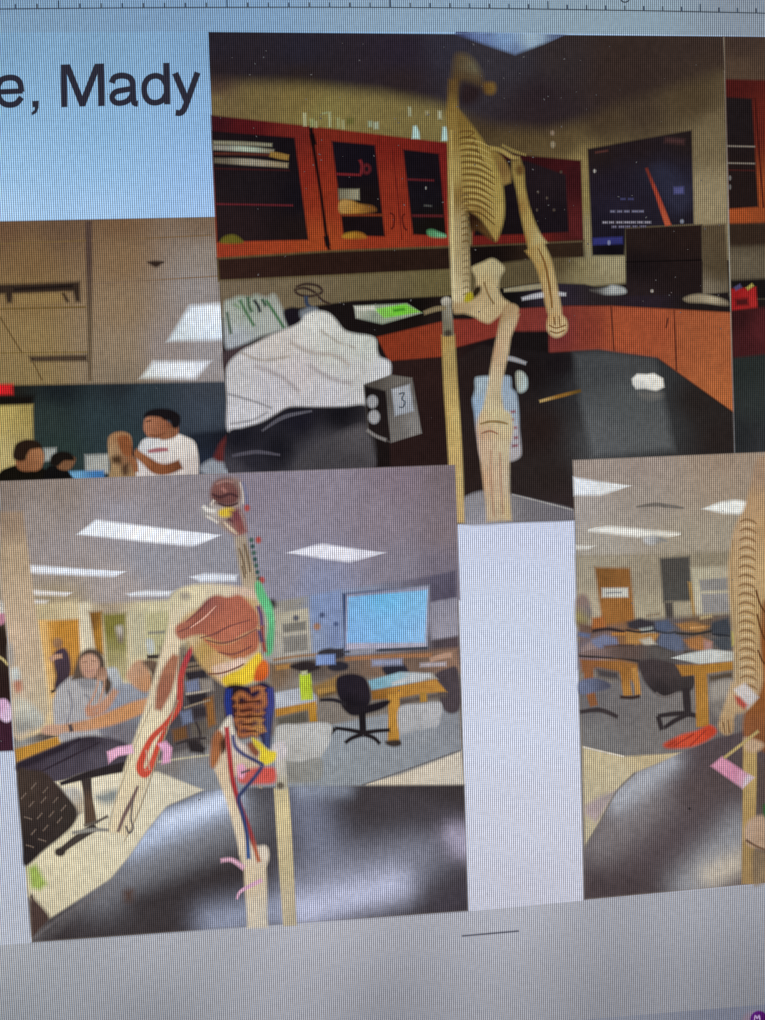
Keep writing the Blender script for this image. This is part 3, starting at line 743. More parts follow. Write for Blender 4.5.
S('chest_hollow_shade', '468,213 474,214 482,222 492,237 494,241 488,238 478,230 471,231', [(472, 218, '2a160f'), (486, 234, '5e4020')], sk, soft=1.6)  # shadow in the hollow below the ribs, painted as a dark patch
sp = K('spine', '452,112 454,150 456,200 459,240 460.5,275 461,308', [9, 12, 15, 19, 19, 16], [(450, 130, '94783a'), (452, 180, 'b8a25e'), (460, 190, '8a6a34'), (454, 240, 'cdb985'), (466, 240, '8f7a52'), (456, 280, 'd3c294'), (467, 275, 'a89468'), (458, 300, 'd8c69c')], sk, soft=1.4)
for i in range(16):
    y = 196 + i * 6.6
    K('vertebra', [(461 + i * 0.1, y), (466 + i * 0.1, y - 1.4), (469 + i * 0.05, y + 0.6)], [1.4, 2.4, 1.6], '7b6238' if i < 8 else '94805a', sk, soft=1.2, alpha=0.85)
K('spine_edge', '451.4,130 452,180 452.6,240 453.6,300', 2.4, [(452, 150, 'b59c58'), (452, 220, 'dcc98c'), (453, 290, 'e2d4a6')], sk)
ar = K('upper_arm', '516,160 518,172 521,190 526,214 533,236 538,247', [9, 12, 9, 11, 15, 20], [(516, 162, '8a733e'), (518, 178, '9d8545'), (524, 190, 'ab924e'), (519, 210, '94682f'), (528, 215, 'b8a05a'), (525, 240, 'a9853f'), (540, 240, 'c4b57e')], sk, soft=1.4)
O('shoulder_joint', 520, 170, 4, 5, '6a4c26', sk, soft=3)
K('forearm', '534,246 543,262 549,284 553,304 556,318', [20, 17, 15, 15, 13], [(530, 250, 'b08c4a'), (544, 252, 'bdaa70'), (541, 270, 'b7924e'), (552, 275, 'c9b07a'), (548, 300, 'c09a60'), (556, 300, 'cdb68a')], sk, soft=1.4)
K('bone_shadow', '538,248 545,264 550,290 552,308', [1, 2.4, 2.4, 1.6], '8a6434', sk, soft=1.2)
hd = S('hand', '549,316 556,313 563,316 567,321 567,330 562,335.6 555,337.4 549,333 546.6,326', [(552, 318, 'c29a62'), (562, 322, 'd2b887'), (555, 333, 'd8c091')], sk, soft=1.4)
for s in ('549,325 556,328 566,325', '550,331 557,333 565,330', '554,317 555,325', '559,316 560,326'):
    K('finger_gap', s, 1.3, '84592f', sk, soft=0.9)
pv = S('pelvis', '472,268 482,262.6 492,258.6 500,263 504.6,269.4 500,278 499,290 503,298 510,303.4 506,309 500,315 494,320 488.6,323.4 481,321 474,316.6 464,313.4 454,313 454,303 462,302 468,296 475,288 476,278',
  [(480, 268, 'cdbd8c'), (496, 266, 'c5b88c'), (500, 275, 'b3a985'), (488, 280, 'c9b07c'), (480, 295, 'c6a878'), (494, 296, 'c8b68a'), (460, 307, 'b79a6e'), (478, 312, 'd0b98c'), (490, 316, 'cbb488'), (500, 306, 'c6ac7e')], sk, soft=1.5)
S('pelvis_hole', '474,288 480,286 481,291 476,297 471,298', '2f2415', sk, soft=1.6)
K('pelvis_edge', '484,282 488,294 494,304', 2, '8f7348', sk, soft=1.4)
S('yellow_clip', '464,301 466,294 471,292 473.4,298 469,302', 'b9a91f', sk)
fm = K('thigh_bone', '511,312 508,322 504,336 501,352 497,372 494,392 493,414', [17, 17, 14, 15, 14, 15, 24], [(514, 311, 'c0a27a'), (500, 318, 'a58455'), (508, 325, 'd2bb94'), (498, 350, 'c79a74'), (505, 350, 'd9c6a0'), (491, 385, 'd6c3a0'), (500, 395, 'c6b48e'), (492, 410, 'd9c9a2')], sk, soft=1.4)
O('hip_joint', 511, 310, 8, 6.6, [(508, 306, 'b3946a'), (515, 312, 'c6a87e')], sk)
S('knee', '480,414 486,410 500,410 510,413 513,424 512.6,434 508,446 496,450 484,448 478,436 477.4,424', [(482, 418, 'd9bc92'), (495, 414, 'ddcf9f'), (508, 422, 'd2c49c'), (484, 436, 'cfa88a'), (500, 438, 'd9c499'), (495, 446, 'd3b492')], sk, soft=1.6)
K('knee_gap', '480,424 490,421.6 500,422 508,424', [1.6, 2.6, 2.6, 1.6], '9a7f52', sk, soft=1.4)
K('knee_gap', '481,433.6 490,431 498,434', [1.4, 2.4, 1.4], 'a5785c', sk, soft=1.4)
K('shin_bone', '494,440 495,460 496.5,485 498,505 499,521', [32, 29, 26, 24.5, 25], [(484, 450, 'd6b89a'), (505, 450, 'd6c6a2'), (486, 480, 'd9ad86'), (497, 480, 'd8bc9c'), (507, 480, 'cfc1a6'), (488, 515, 'd3bb9c'), (509, 512, 'd8bf8c'), (498, 515, 'c9b498')], sk, soft=1.5)
for s in ('491,450 491,480 494,516', '500,452 501,484 503,514'):
    K('bone_groove', s, 2.2, 'bb8f74', sk, soft=1.8, alpha=0.7)
st = K('stand_pole', '448,335 451,390 455,450 458,523', [13.4, 14, 14, 13], [(444, 345, 'b88f48'), (450, 350, 'cdb06c'), (455, 350, '9a8a5a'), (447, 420, 'c9a259'), (455, 420, 'd8c17c'), (452, 480, 'd5ac64'), (459, 480, 'd3bd82'), (457, 518, 'd6b478')], label='pale wooden stand pole', soft=1.2)
K('pole_fitting', '446,300 447.4,318 448.4,336', [8, 10.4, 11.4], [(443, 315, '6f695a'), (449, 312, 'a8a391'), (446, 330, '7d775f')], st)
O('fitting_knob', 446.4, 301.4, 5, 4.4, [(445, 299, 'dcd6c6'), (448, 304, '8a8270')], st)
O('fitting_bolt', 448, 333, 3.6, 3.2, '4c4236', st)
K('bracket', '424,313 436,309 446,308', [4, 5, 4], '8d7d5c', st)

# ------------------------------------------------------------------ photo: skeleton with muscles and vessels in a classroom
begin('inserted_photo', 250, 927, 360, 'photo of a skeleton with painted muscles on a glossy black table in a classroom', 'photo', PHOTOS)
F('backing', '0,481.4 228,473.4 455,465 468,911 32,942.4 14.6,752 8,640 0,560', '7d746c', soft=0.5)
F('ceiling', '0,481.4 228,473.4 455,465 460.4,600 340,602 270,604 0,612',
  [(5, 490, '7d6f66'), (60, 490, '83766e'), (120, 490, '8a7f80'), (180, 485, '837c82'), (40, 520, '8c817c'), (120, 512, '8f8b94'), (60, 550, '8f8686'), (150, 560, '8a8992'), (220, 560, '878690'), (120, 590, '9a908e'), (60, 605, '98886e'), (200, 590, '8d8a92'),
   (260, 490, '7f7684'), (320, 490, '837a88'), (400, 480, '7a6c78'), (445, 480, '6f6268'), (300, 520, '827b8a'), (380, 520, '7f7480'), (445, 530, '766970'), (280, 575, '83808f'), (320, 585, '7f84a0'), (400, 570, '7c7684'), (440, 570, '6e6674')],
  soft=1.0, label='grey classroom ceiling', gain=1.06)  # bluish light around the lamps is painted into the ceiling colours
for s, lab in (('96,520 221,535 193,546 140,541 77,534.4', 'long bright ceiling light over the pillar'), ('28,565 126,571.4 113,576.6 29,573', 'ceiling light beside the pillar'), ('31,590 72,592.4 66,595.6 31,594.6', None),
               ('127,594 146,590.6 174,591 168,595.6 130,596', None), ('190,577 206,573.6 237,575 236,581 200,581.4', None), ('286,553 322,544 386,552.6 349,562 320,558', 'diamond-shaped ceiling light'), ('32,600 48,600.6 46,604 32,603.6', None)):
    F('ceiling_light', s, [(90, 530, 'dfe4ec'), (200, 537, 'dfe3ee'), (140, 536, 'eef1f8'), (60, 570, 'dde3ee'), (100, 573, 'd8dde8'), (50, 593, 'd9d2cc'), (150, 593, 'd5d8de'), (215, 578, 'd4d9e4'), (300, 553, 'd4d4e0'), (330, 553, 'e2e2ee'), (370, 553, 'd0cfdc')], soft=1.5, label=lab)
# ---- back wall on the left
F('wall', '18,606 80,604 170,600 260,598 260,720 120,740 18,745', [(60, 612, 'b7a47e'), (110, 606, '8e7f6c'), (85, 640, 'cdbfa2'), (125, 640, 'b6a888'), (150, 620, 'b5ad8c'), (160, 650, 'b9ad88'), (200, 640, 'a59a80'), (60, 690, 'b8a078'), (200, 700, '80756a')], soft=2, label='cream back wall', gain=1.12)
F('wall_panel', '33,606 78,600 80,622 38,624', [(50, 612, 'b8a680'), (70, 610, 'cbb993')], soft=3)
d = F('door', '38.6,621 79,619 82,690 76,696 52,697', [(44, 630, 'd09a4c'), (60, 630, 'b87b28'), (76, 640, 'c08230'), (52, 680, 'c4924c'), (72, 680, 'b87f38')], soft=1.6, label='orange wooden door')
F('door_frame', '38.6,621 46,621 56,697 51,697', 'd8ab68', d, soft=2)
F('wall_column', '78,604 90,600 95,655 85,655', 'cdc2a8', soft=2)
F('wood_post', '89,612 102,611 104,655 96,655', [(92, 625, '5c3c20'), (100, 630, 'b9802c')], soft=1.6)
F('green_board', '102.6,614 126,613 128,680 108,680', [(112, 630, '78702e'), (122, 640, '868046'), (112, 660, '9a9060'), (122, 668, 'b1a47a')], soft=2, label='olive green board on the wall')
S('pinned_figure', '116,627 122,626 124,634 123,642 119,642 117,635', [(120, 630, 'b8b0a4'), (121, 639, '6f5e4e')], soft=2)
F('wall_sheet', '129,612 146,611 147,656 131,656', 'b8b092', soft=3)
F('shelf_unit', '145,613 172,611 173,655 147,656', [(158, 620, 'b5ae84'), (158, 645, 'b0aa80')], soft=2)
K('shelf', '148,633 165,632', 3, '8a8676')
K('shelf', '147,657 170,656', 4.4, '3f3834')
S('white_jar', '146,640 153,640 154,652 148,653', 'b5b9b4')
F('pillar', '0,512 23,511 36,610 49,712 40,728 18,740 13.8,736 8,640 1.5,590 0,560', [(10, 520, '887360'), (15, 560, '9f8a70'), (25, 600, 'a8937a'), (15, 640, 'b39c84'), (35, 650, 'ab967c'), (40, 700, 'a99a80'), (20, 700, 'b3a08a')], soft=1.6, label='square beige pillar', gain=1.10)
S('wall_phone', '8,646 12,644 14,656 13,664 9,664', 'a09890', soft=2)
S('paper_note', '11,670 18,668 20,680 13,682', 'bcc0bc', soft=2)
S('red_box', '14,682 21,681 22,690 16,692', 'b87c64', soft=2)
S('paper_pile', '14,702 26,700 40,712 44,724 30,730 16,732', [(20, 706, 'c5bfac'), (30, 716, 'b2b2a8'), (24, 726, '8d8a84')], soft=2.4)
ps = S('person', '53.6,654 60,648 66,649 70,658 71,672 67,684 60,691 54,688 56,676 54,666', [(58, 660, '4a3a48'), (66, 668, '41333c'), (60, 684, '3c303a')], soft=1.6, label='standing person in a dark dress by the door')
O('head', 57.6, 643, 5, 5.6, [(54, 640, 'a07850'), (61, 645, '8a6248')], ps)
K('arm', '50,660 55,657 62,656', [5, 5, 4], 'b58a70', ps)
K('leg', '51,692 56,690', 3, '3a2e28', ps)
# ---- two people sitting
p1 = S('person', '53,712 56,692 64,682 73,676 84,679 98,674 108,668 116,668 120,676 124,690 116,722 104,740 62,742', [(60, 700, 'a8a6a8'), (80, 690, 'a9a6a8'), (70, 725, 'a3a0a4'), (112, 674, 'b0b4b8'), (100, 700, '9d9694'), (85, 710, 'a5a2a4'), (115, 690, '9aa0a8')], soft=1.6, label='seated person in a pale grey hooded top')
S('hair', '72,678 76,664 80,654 88,648.6 98,650 104,658 106,672 112,684 108,694 104,690 100,676 98,680 76,680', [(78, 668, '5c4c42'), (92, 651, '54443a'), (106, 680, '4c3c32')], p1, soft=1.8)
S('face', '80,660 86,655 94,655 99,662 98,672 93,678 86,678 81,670', [(84, 664, 'b58a70'), (92, 660, 'c49880'), (92, 674, 'b98c78')], p1, soft=1.6)
K('smile', '84,670 89,671.4 94,669.6', 2.0, 'a87a6e', p1, alpha=0.7)
K('brow', '82,662.4 87,661.6', 1.6, '8a6654', p1, alpha=0.7)
K('brow', '91,661 96,661', 1.6, '8a6654', p1, alpha=0.7)
S('hood', '78,680 90,679 96,684 90,690 82,688', '8a888c', p1, soft=2)
K('sleeve_fold', '68,690 72,706 66,726', 2.4, '8d8a90', p1, soft=2)
K('sleeve_fold', '84,694 90,700 86,712', 2.4, '8d8c92', p1, soft=2)
p2 = S('person', '96,724 104,706 112,694 122,684 134,684 148,690 160,690 166,702 160,722 150,738 128,744 108,740', [(112, 704, '8b90a0'), (128, 694, '9296a2'), (150, 698, '84868e'), (140, 712, '7f828a'), (120, 732, '726c74'), (152, 728, '686468')], soft=1.6, label='seated person in a grey t-shirt leaning back')
S('face', '126,676 131,666 138,660 146,662 150,672 154,684 146,692 136,688 130,682', [(132, 674, 'c49a7c'), (146, 680, 'b98258'), (142, 668, 'b48a6e')], p2, soft=1.6)
S('hair', '143,662 150,659 158,662 161,672 158,682 152,684 151,674 147,668', [(150, 664, '6f5848'), (157, 676, '4a3a34')], p2, soft=1.8)
K('arm', '100,672 101,684 96,700 90,712 104,706 116,690', [7, 8, 9, 11, 10, 6], [(100, 678, 'b88c72'), (92, 708, 'bb8468'), (108, 700, 'b98a70')], p2, soft=1.5)
O('hand', 102, 674, 5.4, 7, [(100, 670, '8a6450'), (104, 678, 'b58c74')], p2)
K('arm', '150,704 132,710 112,718 88,725 66,728 46,730', [13, 15, 14, 11, 8, 8], [(148, 704, 'c08a62'), (128, 712, 'c68a58'), (105, 720, 'c48a5c'), (80, 727, 'bd8a66'), (50, 731, 'c29a80')], p2, soft=1.5)
S('hand', '41,731 46,726 56,725 64,729 60,734 50,736 44,737', 'bf957c', p2)
K('wristwatch', '70,724.4 71.6,731.6', 4, '4c4448', p2)
S('trousers', '17,764 36,752 58,744 80,737 100,736 124,742 132,752 128,764 110,769 80,774 56,783 36,778 18,772', [(30, 764, '3f3540'), (60, 750, '47404c'), (90, 742, '332b34'), (100, 756, '57505c'), (122, 752, '463e48'), (60, 774, '4a424e')], p2, soft=1.6)
K('leg_edge', '40,772 70,757 100,742', [2, 2.4, 1.4], '352c36', p2, soft=1.6)
tb = F('wooden_table', '14.6,748 58,736 60,744 16.6,762.4', [(25, 752, 'b9832f'), (50, 743, 'bb8330')], soft=1.4, label='wooden table edge')
F('table_top', '14.4,742 40,733 58,736 14.8,748.6', [(25, 741, '8c8a86'), (45, 736, '5a4c44')], tb, soft=1.6)
F('table_underside', '16.8,763 60,745 80,738 60,752 18,771', '2e2630', tb, soft=1.6)
# ---- floor and carpet
F('carpet', '150,748 209,744 280,735 458,700 461.6,752 366,786 210,796 158,776', [(170, 760, '7d7672'), (200, 752, '858282'), (200, 775, '848890'), (270, 775, '8f949a'), (330, 750, '8d949c'), (340, 775, '8a9096'), (420, 740, '898e96'), (450, 725, '83868e'), (400, 765, '8a8f96')], soft=1.6, label='grey carpet')
F('desk_row_shade', '160,648 232,640 232,740 160,758', [(190, 660, '7d6f60'), (215, 680, '5a5250'), (190, 720, '47424a'), (215, 735, '6a625c')], soft=3)
K('carpet_edge', '158,762 185,758 210,755', 2, 'b0a890')
F('floor', '26,866 60,836 82,812 66,792 55,782 100,774 128,771 158,772 204,790 168,806 147,831 130,856 111,879 80,900 49,920 38,908 28,896', [(60, 790, 'c8bea4'), (110, 790, 'c8bfa8'), (150, 785, 'c0b8a2'), (180, 788, 'bab29e'), (140, 815, 'beb69e'), (110, 840, 'c0b79e'), (100, 870, 'beb59a'), (60, 860, 'c2b89a'), (50, 900, 'bab094')], soft=1.4, label='cream tiled floor', gain=1.10)
S('floor_shadow', '96,796 120,788 126,796 106,804', '8a8f8c', soft=3)
S('shoe', '64,790 78,788 84,800 82,812 72,806', [(72, 794, 'b8b4ac'), (80, 808, 'a89880')], soft=2)
F('green_paper', '28,868 36,864 47,884 40,890 31,888', '96ac4e', soft=2.4, label='green sheet on the floor')
S('dark_corner', '30,897 36,900 50,918 40,930 32,936', '4c3a36', soft=2)
oc = E('office_chair', 'dark office chair pedestal under the seated person')
K('chair_post', '86,778 88,796 91,824', [11, 9, 13], [(86, 784, '3c3432'), (92, 800, '5a4638')], oc)
K('chair_leg', '96,826 78,838 62,850', [9, 8, 6], '423a36', oc)
K('chair_leg', '72,833 92,830 110,830', [3.4, 4, 3], '8a867e', oc)
K('chair_leg', '84,826 96,822 108,816', 3, '5d544c', oc)
O('caster', 60, 852, 5.4, 4.6, '3a322e', oc)
K('chair_arm', '60,784 92,774 128,766', [4, 8, 10], '2f282a', oc)
fc = S('chair_back', '17,774 30,770 46,773 58,786 72,802 77,812 74,824 62,836 44,850 24.6,866 22,840', [(25, 790, '43362f'), (50, 790, '40332f'), (65, 812, '38302c'), (40, 830, '342b29'), (28, 850, '2b2424')], soft=1.4, label='dark brown woven chair back with raised dashes')
for x, y in ((24, 796), (34, 786), (46, 790), (32, 804), (44, 800), (56, 800), (28, 818), (40, 816), (52, 814), (64, 808), (34, 832), (46, 828), (60, 820), (30, 846), (42, 840)):
    K('woven_dash', [(x - 3, y + 3), (x, y - 0.5), (x + 2, y - 3)] if (x + y) % 3 else [(x - 4, y - 1), (x, y), (x + 4, y + 1.4)], 1.5, '6a5a50', fc, soft=1.2)
# ---- right side of the classroom
F('side_wall', '262,604 340,590 430,576 456,572 459,660 262,664', [(272, 625, 'a7a090'), (290, 600, '8b867e'), (300, 640, 'a09c94'), (325, 610, '7f8fb4'), (330, 640, '8292b2'), (440, 585, '5c5668'), (445, 620, '8a8694'), (440, 650, '574f54')], soft=1.6)
cb = F('shelf_cabinet', '276,614 308,608 311,652 278,658', [(280, 620, 'aba490'), (300, 615, 'b0a894'), (295, 645, 'a5a098')], label='pale cabinet with shelves')
F('shelf_opening', '282,624 306,621 306,630 283,633', '7a766e', cb)
F('shelf_opening', '283,637 307,634 308,650 284,653', '827e78', cb)
O('dark_item', 272, 604, 4.6, 5, '3a3638', soft=2)
bw = F('blue_wall', '310,596 340,590 342,646 313,652', [(320, 605, '7d90b8'), (335, 610, '7c8db6'), (320, 640, '8794b0'), (335, 640, '7585ae')], soft=2, label='pale blue wall with small pictures')
for x, y, r, c in ((322, 615, 2.6, '4c587c'), (336, 624, 2.4, '4a5880'), (317, 626.6, 3.6, 'a0765f'), (296, 618, 3, '5a5a64')):
    O('wall_picture', x, y, r, r, c, bw)
F('dark_blind', '429.6,577 455,571 456.4,598 430.6,602', [(440, 580, '5a5568'), (450, 595, '504a5c')], soft=1.6)
F('whiteboard', '430.6,603 457,598 458,636 431.6,640', [(440, 610, '8a8796'), (450, 630, '94909e')], soft=1.6, label='grey whiteboard')
F('dark_cabinet', '432,641 458.4,636 459.4,664 433,668', [(440, 650, '4a4248'), (452, 655, '54444a')], soft=1.6)
scn = F('projector_screen', '342.4,593.6 430,584.4 427.6,649 344,652', [(345, 600, '33456c'), (345, 640, '4a5a80'), (429, 600, '6f7484')], label='lit projector screen with a dark frame')
F('screen_border', '346,594.4 428.6,586 427,648 345.6,650', [(380, 590, '8487a0'), (350, 648, 'a9a6bc'), (420, 646, 'a6a4b6')], scn)
F('screen_image', '348,597 427.4,590 425,642.6 346.6,643', [(350, 600, '74acdc'), (385, 597, '66b4e4'), (420, 595, '7ab8e4'), (355, 635, '7cb0e4'), (390, 630, '78b4e6'), (420, 635, '86b8e6')], scn)
K('screen_tray', '344,652 386,650 427,648', 2, '4a4c54', scn)
F('far_desks', '270,664 330,656 458,648 459.6,672 330,680 271,690', [(280, 672, '7a6048'), (310, 668, '4e4644'), (340, 664, '6a5a50'), (380, 660, '7d6250'), (420, 660, '6f5a4e'), (450, 662, '8a6a58'), (300, 684, '8a8078')], soft=2, label='rows of far desks')
for s, w, c in (('273,660 300,656 330,654', 3, '96765a'), ('345,659 380,657 432,655', 4, '9a6a48'), ('430,660 444,656 452,655', 5, 'b08a74'), ('276,668 290,666', 5, 'a0733e'), ('330,652 344,650', 4, '3c3a42'), ('350,652 376,650', 4, '8a8a96'), ('380,650 428,648', 2.6, '3e4450')):
    K('desk_edge', s, w, c)
for s, c in (('290,667 300,662 312,662 320,668 306,672', '2e2628'), ('328,666 338,661 348,664 346,670 332,671', '2c2a34'), ('382,668 392,663 404,664 408,674 390,677', '2b2a36'), ('434,676 448,668 458,670 460,708 446,712 438,694', '4a4046'), ('318,652 330,648 344,652 342,658 322,660', '35323a')):
    S('far_chair', s, c)
R('blue_monitor', 316, 655, 335, 665, [(320, 658, '7f98cc'), (332, 662, '6c84bc')], label='blue lit computer screen')
R('paper_sheet', 372, 660, 402, 666, '8a90ac', soft=1.6)
R('paper_sheet', 420, 663, 446, 667, 'a89ea4', soft=1.4)
lt = E('work_table', 'wooden table with papers and a green bottle')
F('table_top', '274,693 300,688 320,696 316,704 275,709', [(285, 698, 'b2b6c0'), (305, 696, 'a2a6b2')], lt)
F('table_edge', '275,709 316,701 317,709 276,717', [(285, 712, 'b07a30'), (312, 706, 'b9842f')], lt)
K('table_leg', '312,708 313.4,722', 8, [(312, 712, 'b8832e'), (314, 720, 'a5741f')], lt, sharp=True)
F('under_shade', '277,718 307,710 308,722 279,729', '5c564c', lt, soft=2)
gb2 = K('green_bottle', '305,674 306,687 307,700', [11, 12.4, 12], [(303, 680, 'b2c92c'), (309, 690, 'a0b41c'), (306, 698, 'b4c63c')], label='lime green bottle on the table')
K('bottle_cap', '304,671 304.6,675', 6, 'b2b28a', gb2)
F('table_items', '312,686 338,676 338,694 318,700', [(320, 690, '8a6a3a'), (332, 686, '9a733c'), (330, 696, '3a3838')], soft=2)
K('table_items', '318,692 336,688', 5, 'a27a3c')
ct2 = E('work_table', 'wooden table with blue papers in front of the projector screen')
F('table_top', '368,681 400,672 432,673 438,679 372,690', [(380, 684, '6fa0b4'), (395, 680, '8db4c4'), (415, 676, 'b0b4b8'), (430, 678, '9a948a')], ct2)
K('paper_sheet', '392,684 410,679 430,675', [3, 5, 4], 'b5b8bc', ct2)
F('table_edge', '371,691 436,679 447,692 420,694 398,699 372,700', [(378, 696, '8a5a24'), (400, 692, 'b07a30'), (430, 686, 'b47c34'), (444, 692, 'ba8434')], ct2)
F('under_shade', '398,699 446,692 447,697 430,699 400,706', '5a4e48', ct2, soft=2)
K('table_leg', '393.6,694 394,718 393.4,742', 11.6, [(389, 715, 'b47e2e'), (397, 720, 'c08c3a'), (393, 740, 'a87428')], ct2, sharp=True)
K('table_leg', '423,692 423.6,702', 7, 'a87a30', ct2, sharp=True)
S('leg_foot', '386,741 400,740 401,745 394,747 387,745', '3a302c', ct2)
ch = E('desk_chair', 'black desk chair at the wooden table')
S('chair_back', '336,681 340,676 352,673.6 364,677 369,686 371,699 366,708 352,710 342,703 337,693', [(345, 685, '241e28'), (362, 690, '28212a'), (352, 704, '1c181e')], ch)
S('chair_seat', '342,704 360,706 386,700 390,703 380,710 356,716 346,712', '211c22', ch)
K('chair_arm', '320,700 334,700 346,704', [3, 4, 4], '28242a', ch)
K('chair_post', '362,712 362.6,724 363,735', 7, '1e1a1e', ch)
for s in ('363,733 350,730 335,728', '363,734 352,738 345,743', '364,734 374,738 380,744', '364,733 376,731 390,730', '335,728 330,734'):
    K('chair_leg', s, [5, 4, 3.6][:len(s.split())], '221d20', ch)
for q, (s1, s2, lab) in enumerate((('276,728 300,724 329,723.4 330.6,738 324,752 317,759 290,764 279,760', '282,762 300,762 321,758 320,779 292,783 283,780', 'pale grey waste bin with a white liner beside the skeleton'),
                                   ('399,708 420,704 440.6,703 440,720 434,728 418,731 401,735', '402,735 420,731 434,728 432,742 410,746 403,744', 'pale grey waste bin with a white liner under the table'))):
    wb = S('waste_bin', s1, [(285, 735, 'b2b0ac'), (315, 735, 'b5b5b4'), (300, 755, 'aaa8a4'), (410, 715, 'a9a9ac'), (432, 712, 'b0b0b4'), (415, 728, '9fa0a4')], label=lab)
    S('bin_base', s2, [(290, 775, '86847e'), (315, 770, '8c8c88'), (415, 738, '8b8f96')], wb)
F('floor_tile', '366,785.6 400,775 461,751 464.4,785', [(390, 782, 'b5aa98'), (440, 770, 'b8ae9e'), (455, 780, 'b0a89c')], soft=1.4, label='cream floor tile by the carpet edge', gain=1.10)
K('carpet_edge', '362,785 400,772 461,750', 1.8, '6f6c6c')
# ---- black table
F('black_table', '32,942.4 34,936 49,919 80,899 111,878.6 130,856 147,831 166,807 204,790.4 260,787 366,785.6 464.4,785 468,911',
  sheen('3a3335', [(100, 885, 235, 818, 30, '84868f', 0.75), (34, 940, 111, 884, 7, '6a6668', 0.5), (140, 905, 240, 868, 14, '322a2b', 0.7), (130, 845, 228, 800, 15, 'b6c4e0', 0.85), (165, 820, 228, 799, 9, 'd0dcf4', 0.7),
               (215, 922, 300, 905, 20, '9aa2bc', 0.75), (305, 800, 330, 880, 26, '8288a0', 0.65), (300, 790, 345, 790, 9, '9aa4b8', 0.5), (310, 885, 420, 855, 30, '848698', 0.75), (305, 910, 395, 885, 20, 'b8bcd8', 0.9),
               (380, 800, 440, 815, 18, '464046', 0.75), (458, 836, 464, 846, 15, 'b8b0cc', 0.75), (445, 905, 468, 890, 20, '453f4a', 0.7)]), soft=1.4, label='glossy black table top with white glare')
K('table_edge', '34,938 60,918 100,894', 3, '6e686a', soft=3, alpha=0.5)
S('warm_reflection', '124,892 132,890 132,900 126,901', '54403a', soft=4)
# clutter behind the arm
for nm, s, c in (('shelf_item', '186,640 200,638 201,648 187,650', 'a08a64'), ('desk_wood', '197,634 207,632 209,664 199,667', 'a07838'), ('far_chair', '184,656 204,653 205,661 186,664', '3c3638'), ('far_desk', '184,664 210,662 211,670 186,673', '7d6a58'),
                 ('far_chair', '184,672 206,669 207,678 188,681', '2f2a30'), ('blue_box', '185,682 198,679 200,690 187,694', '707894'), ('pale_paper', '200,680 212,678 214,690 202,693', '8a8078'), ('far_chair', '186,696 206,692 208,702 190,706', '2c272c'),
                 ('desk_wood', '204,700 213,696 216,724 208,728', '8a5a2c'), ('blue_box', '180,712 191,710 193,722 183,725', '6a7490'), ('far_chair', '192,708 206,706 207,716 194,719', '352f34'), ('desk_wood', '172,730 186,726 188,738 174,742', '6e4a2c'),
                 ('far_chair', '186,740 196,738 206,748 204,754 190,752', '2e282a'), ('pale_paper', '210,656 221,658 223,676 214,674', 'b9986c'), ('far_desk', '190,724 206,720 208,734 192,737', '5f564e')):
    F(nm, s, c, soft=1.6)
for s, w, c in (('183,668 196,666 212,664', 2, '4a4038'), ('184,708 196,704 210,700', 2, '8a7a68'), ('176,744 190,740 206,738', 2.4, '3a3232'), ('196,722 200,734 198,744', 2.4, '3a3234'), ('186,694 200,692 210,690', 2, 'a59a8c')):
    K('desk_edge', s, w, c, soft=1.4)
ctx.gain, Tone.saturation = 1.10, 0.84
pole = K('stand_pole', '281,788 284,830 287,880 290,926', [14.4, 15, 14.4, 13.6], [(276, 800, 'b0a078'), (284, 810, 'bfae80'), (280, 850, 'b3a27c'), (289, 860, 'a99a74'), (285, 910, 'b0a184'), (294, 915, '988c74')], label='pale wooden pole of the skeleton stand')
K('pole_fitting', '279,748 281,768 281.6,790', [9, 11, 12], [(277, 760, 'b4aca4'), (283, 765, 'a09c94'), (280, 784, '9a927c')], pole)
O('fitting_bolt', 280.4, 785.6, 3.6, 3.4, '5a5044', pole)
S('fitting_clamp', '272,746 280,741 286,744 286,756 278,760 273,756', 'b2aaac', pole)
sk = E('skeleton', 'skeleton with red muscles, yellow fat and coloured vessels on a stand')
K('arm_bone', '178,600 174,632 168,664 164,690 156,716 146,742 138,768 128,800 118,834', [12, 14, 20, 27, 26, 24, 26, 24, 18], [(176, 610, 'c9b898'), (168, 650, 'c4b294'), (164, 690, 'b9a88c'), (180, 690, 'c2b498'), (150, 730, 'c9bb9a'), (135, 770, 'cabb98'), (145, 775, 'b5a688'), (125, 810, 'c4b494'), (118, 832, 'bfae8c')], sk, soft=1.5)
K('arm_muscle', '176,655 170,670 164,690 158,710', [7, 14, 15, 7], [(172, 665, '9a6248'), (166, 690, '8d5540'), (160, 705, '945c46')], sk, soft=1.6)
K('red_vessel', '198,638 188,656 181,676 180,694 178,708 166,724 152,738 143,756 140,768 145,774 152,764 158,746 166,728', [3, 5, 6, 6, 6, 6, 6, 7, 8, 8, 7, 5, 4], [(190, 650, 'a8333c'), (180, 690, 'b03a32'), (170, 720, 'b8402f'), (145, 755, 'c23d2a'), (150, 765, 'c04532')], sk, soft=1.2)
K('bone_shadow', '146,750 148,762 150,770', 2, 'b07c68', sk)
K('arm_edge_shadow', '178,700 168,728 158,756 148,786 136,818 124,842', [1.4, 1.8, 2, 2, 2, 1.4], '8d7c62', sk, soft=1.4, alpha=0.75)  # thin shadow strokes painted along both sides of the arm
K('arm_edge_shadow', '152,704 138,738 126,772 114,806 108,832', [1.2, 1.6, 1.8, 1.8, 1.4], '95866c', sk, soft=1.4, alpha=0.6)
K('dark_tendon', '138,786 132,800 124,816 118,832', [2.4, 4, 4, 3], '6a5450', sk, soft=1.8)
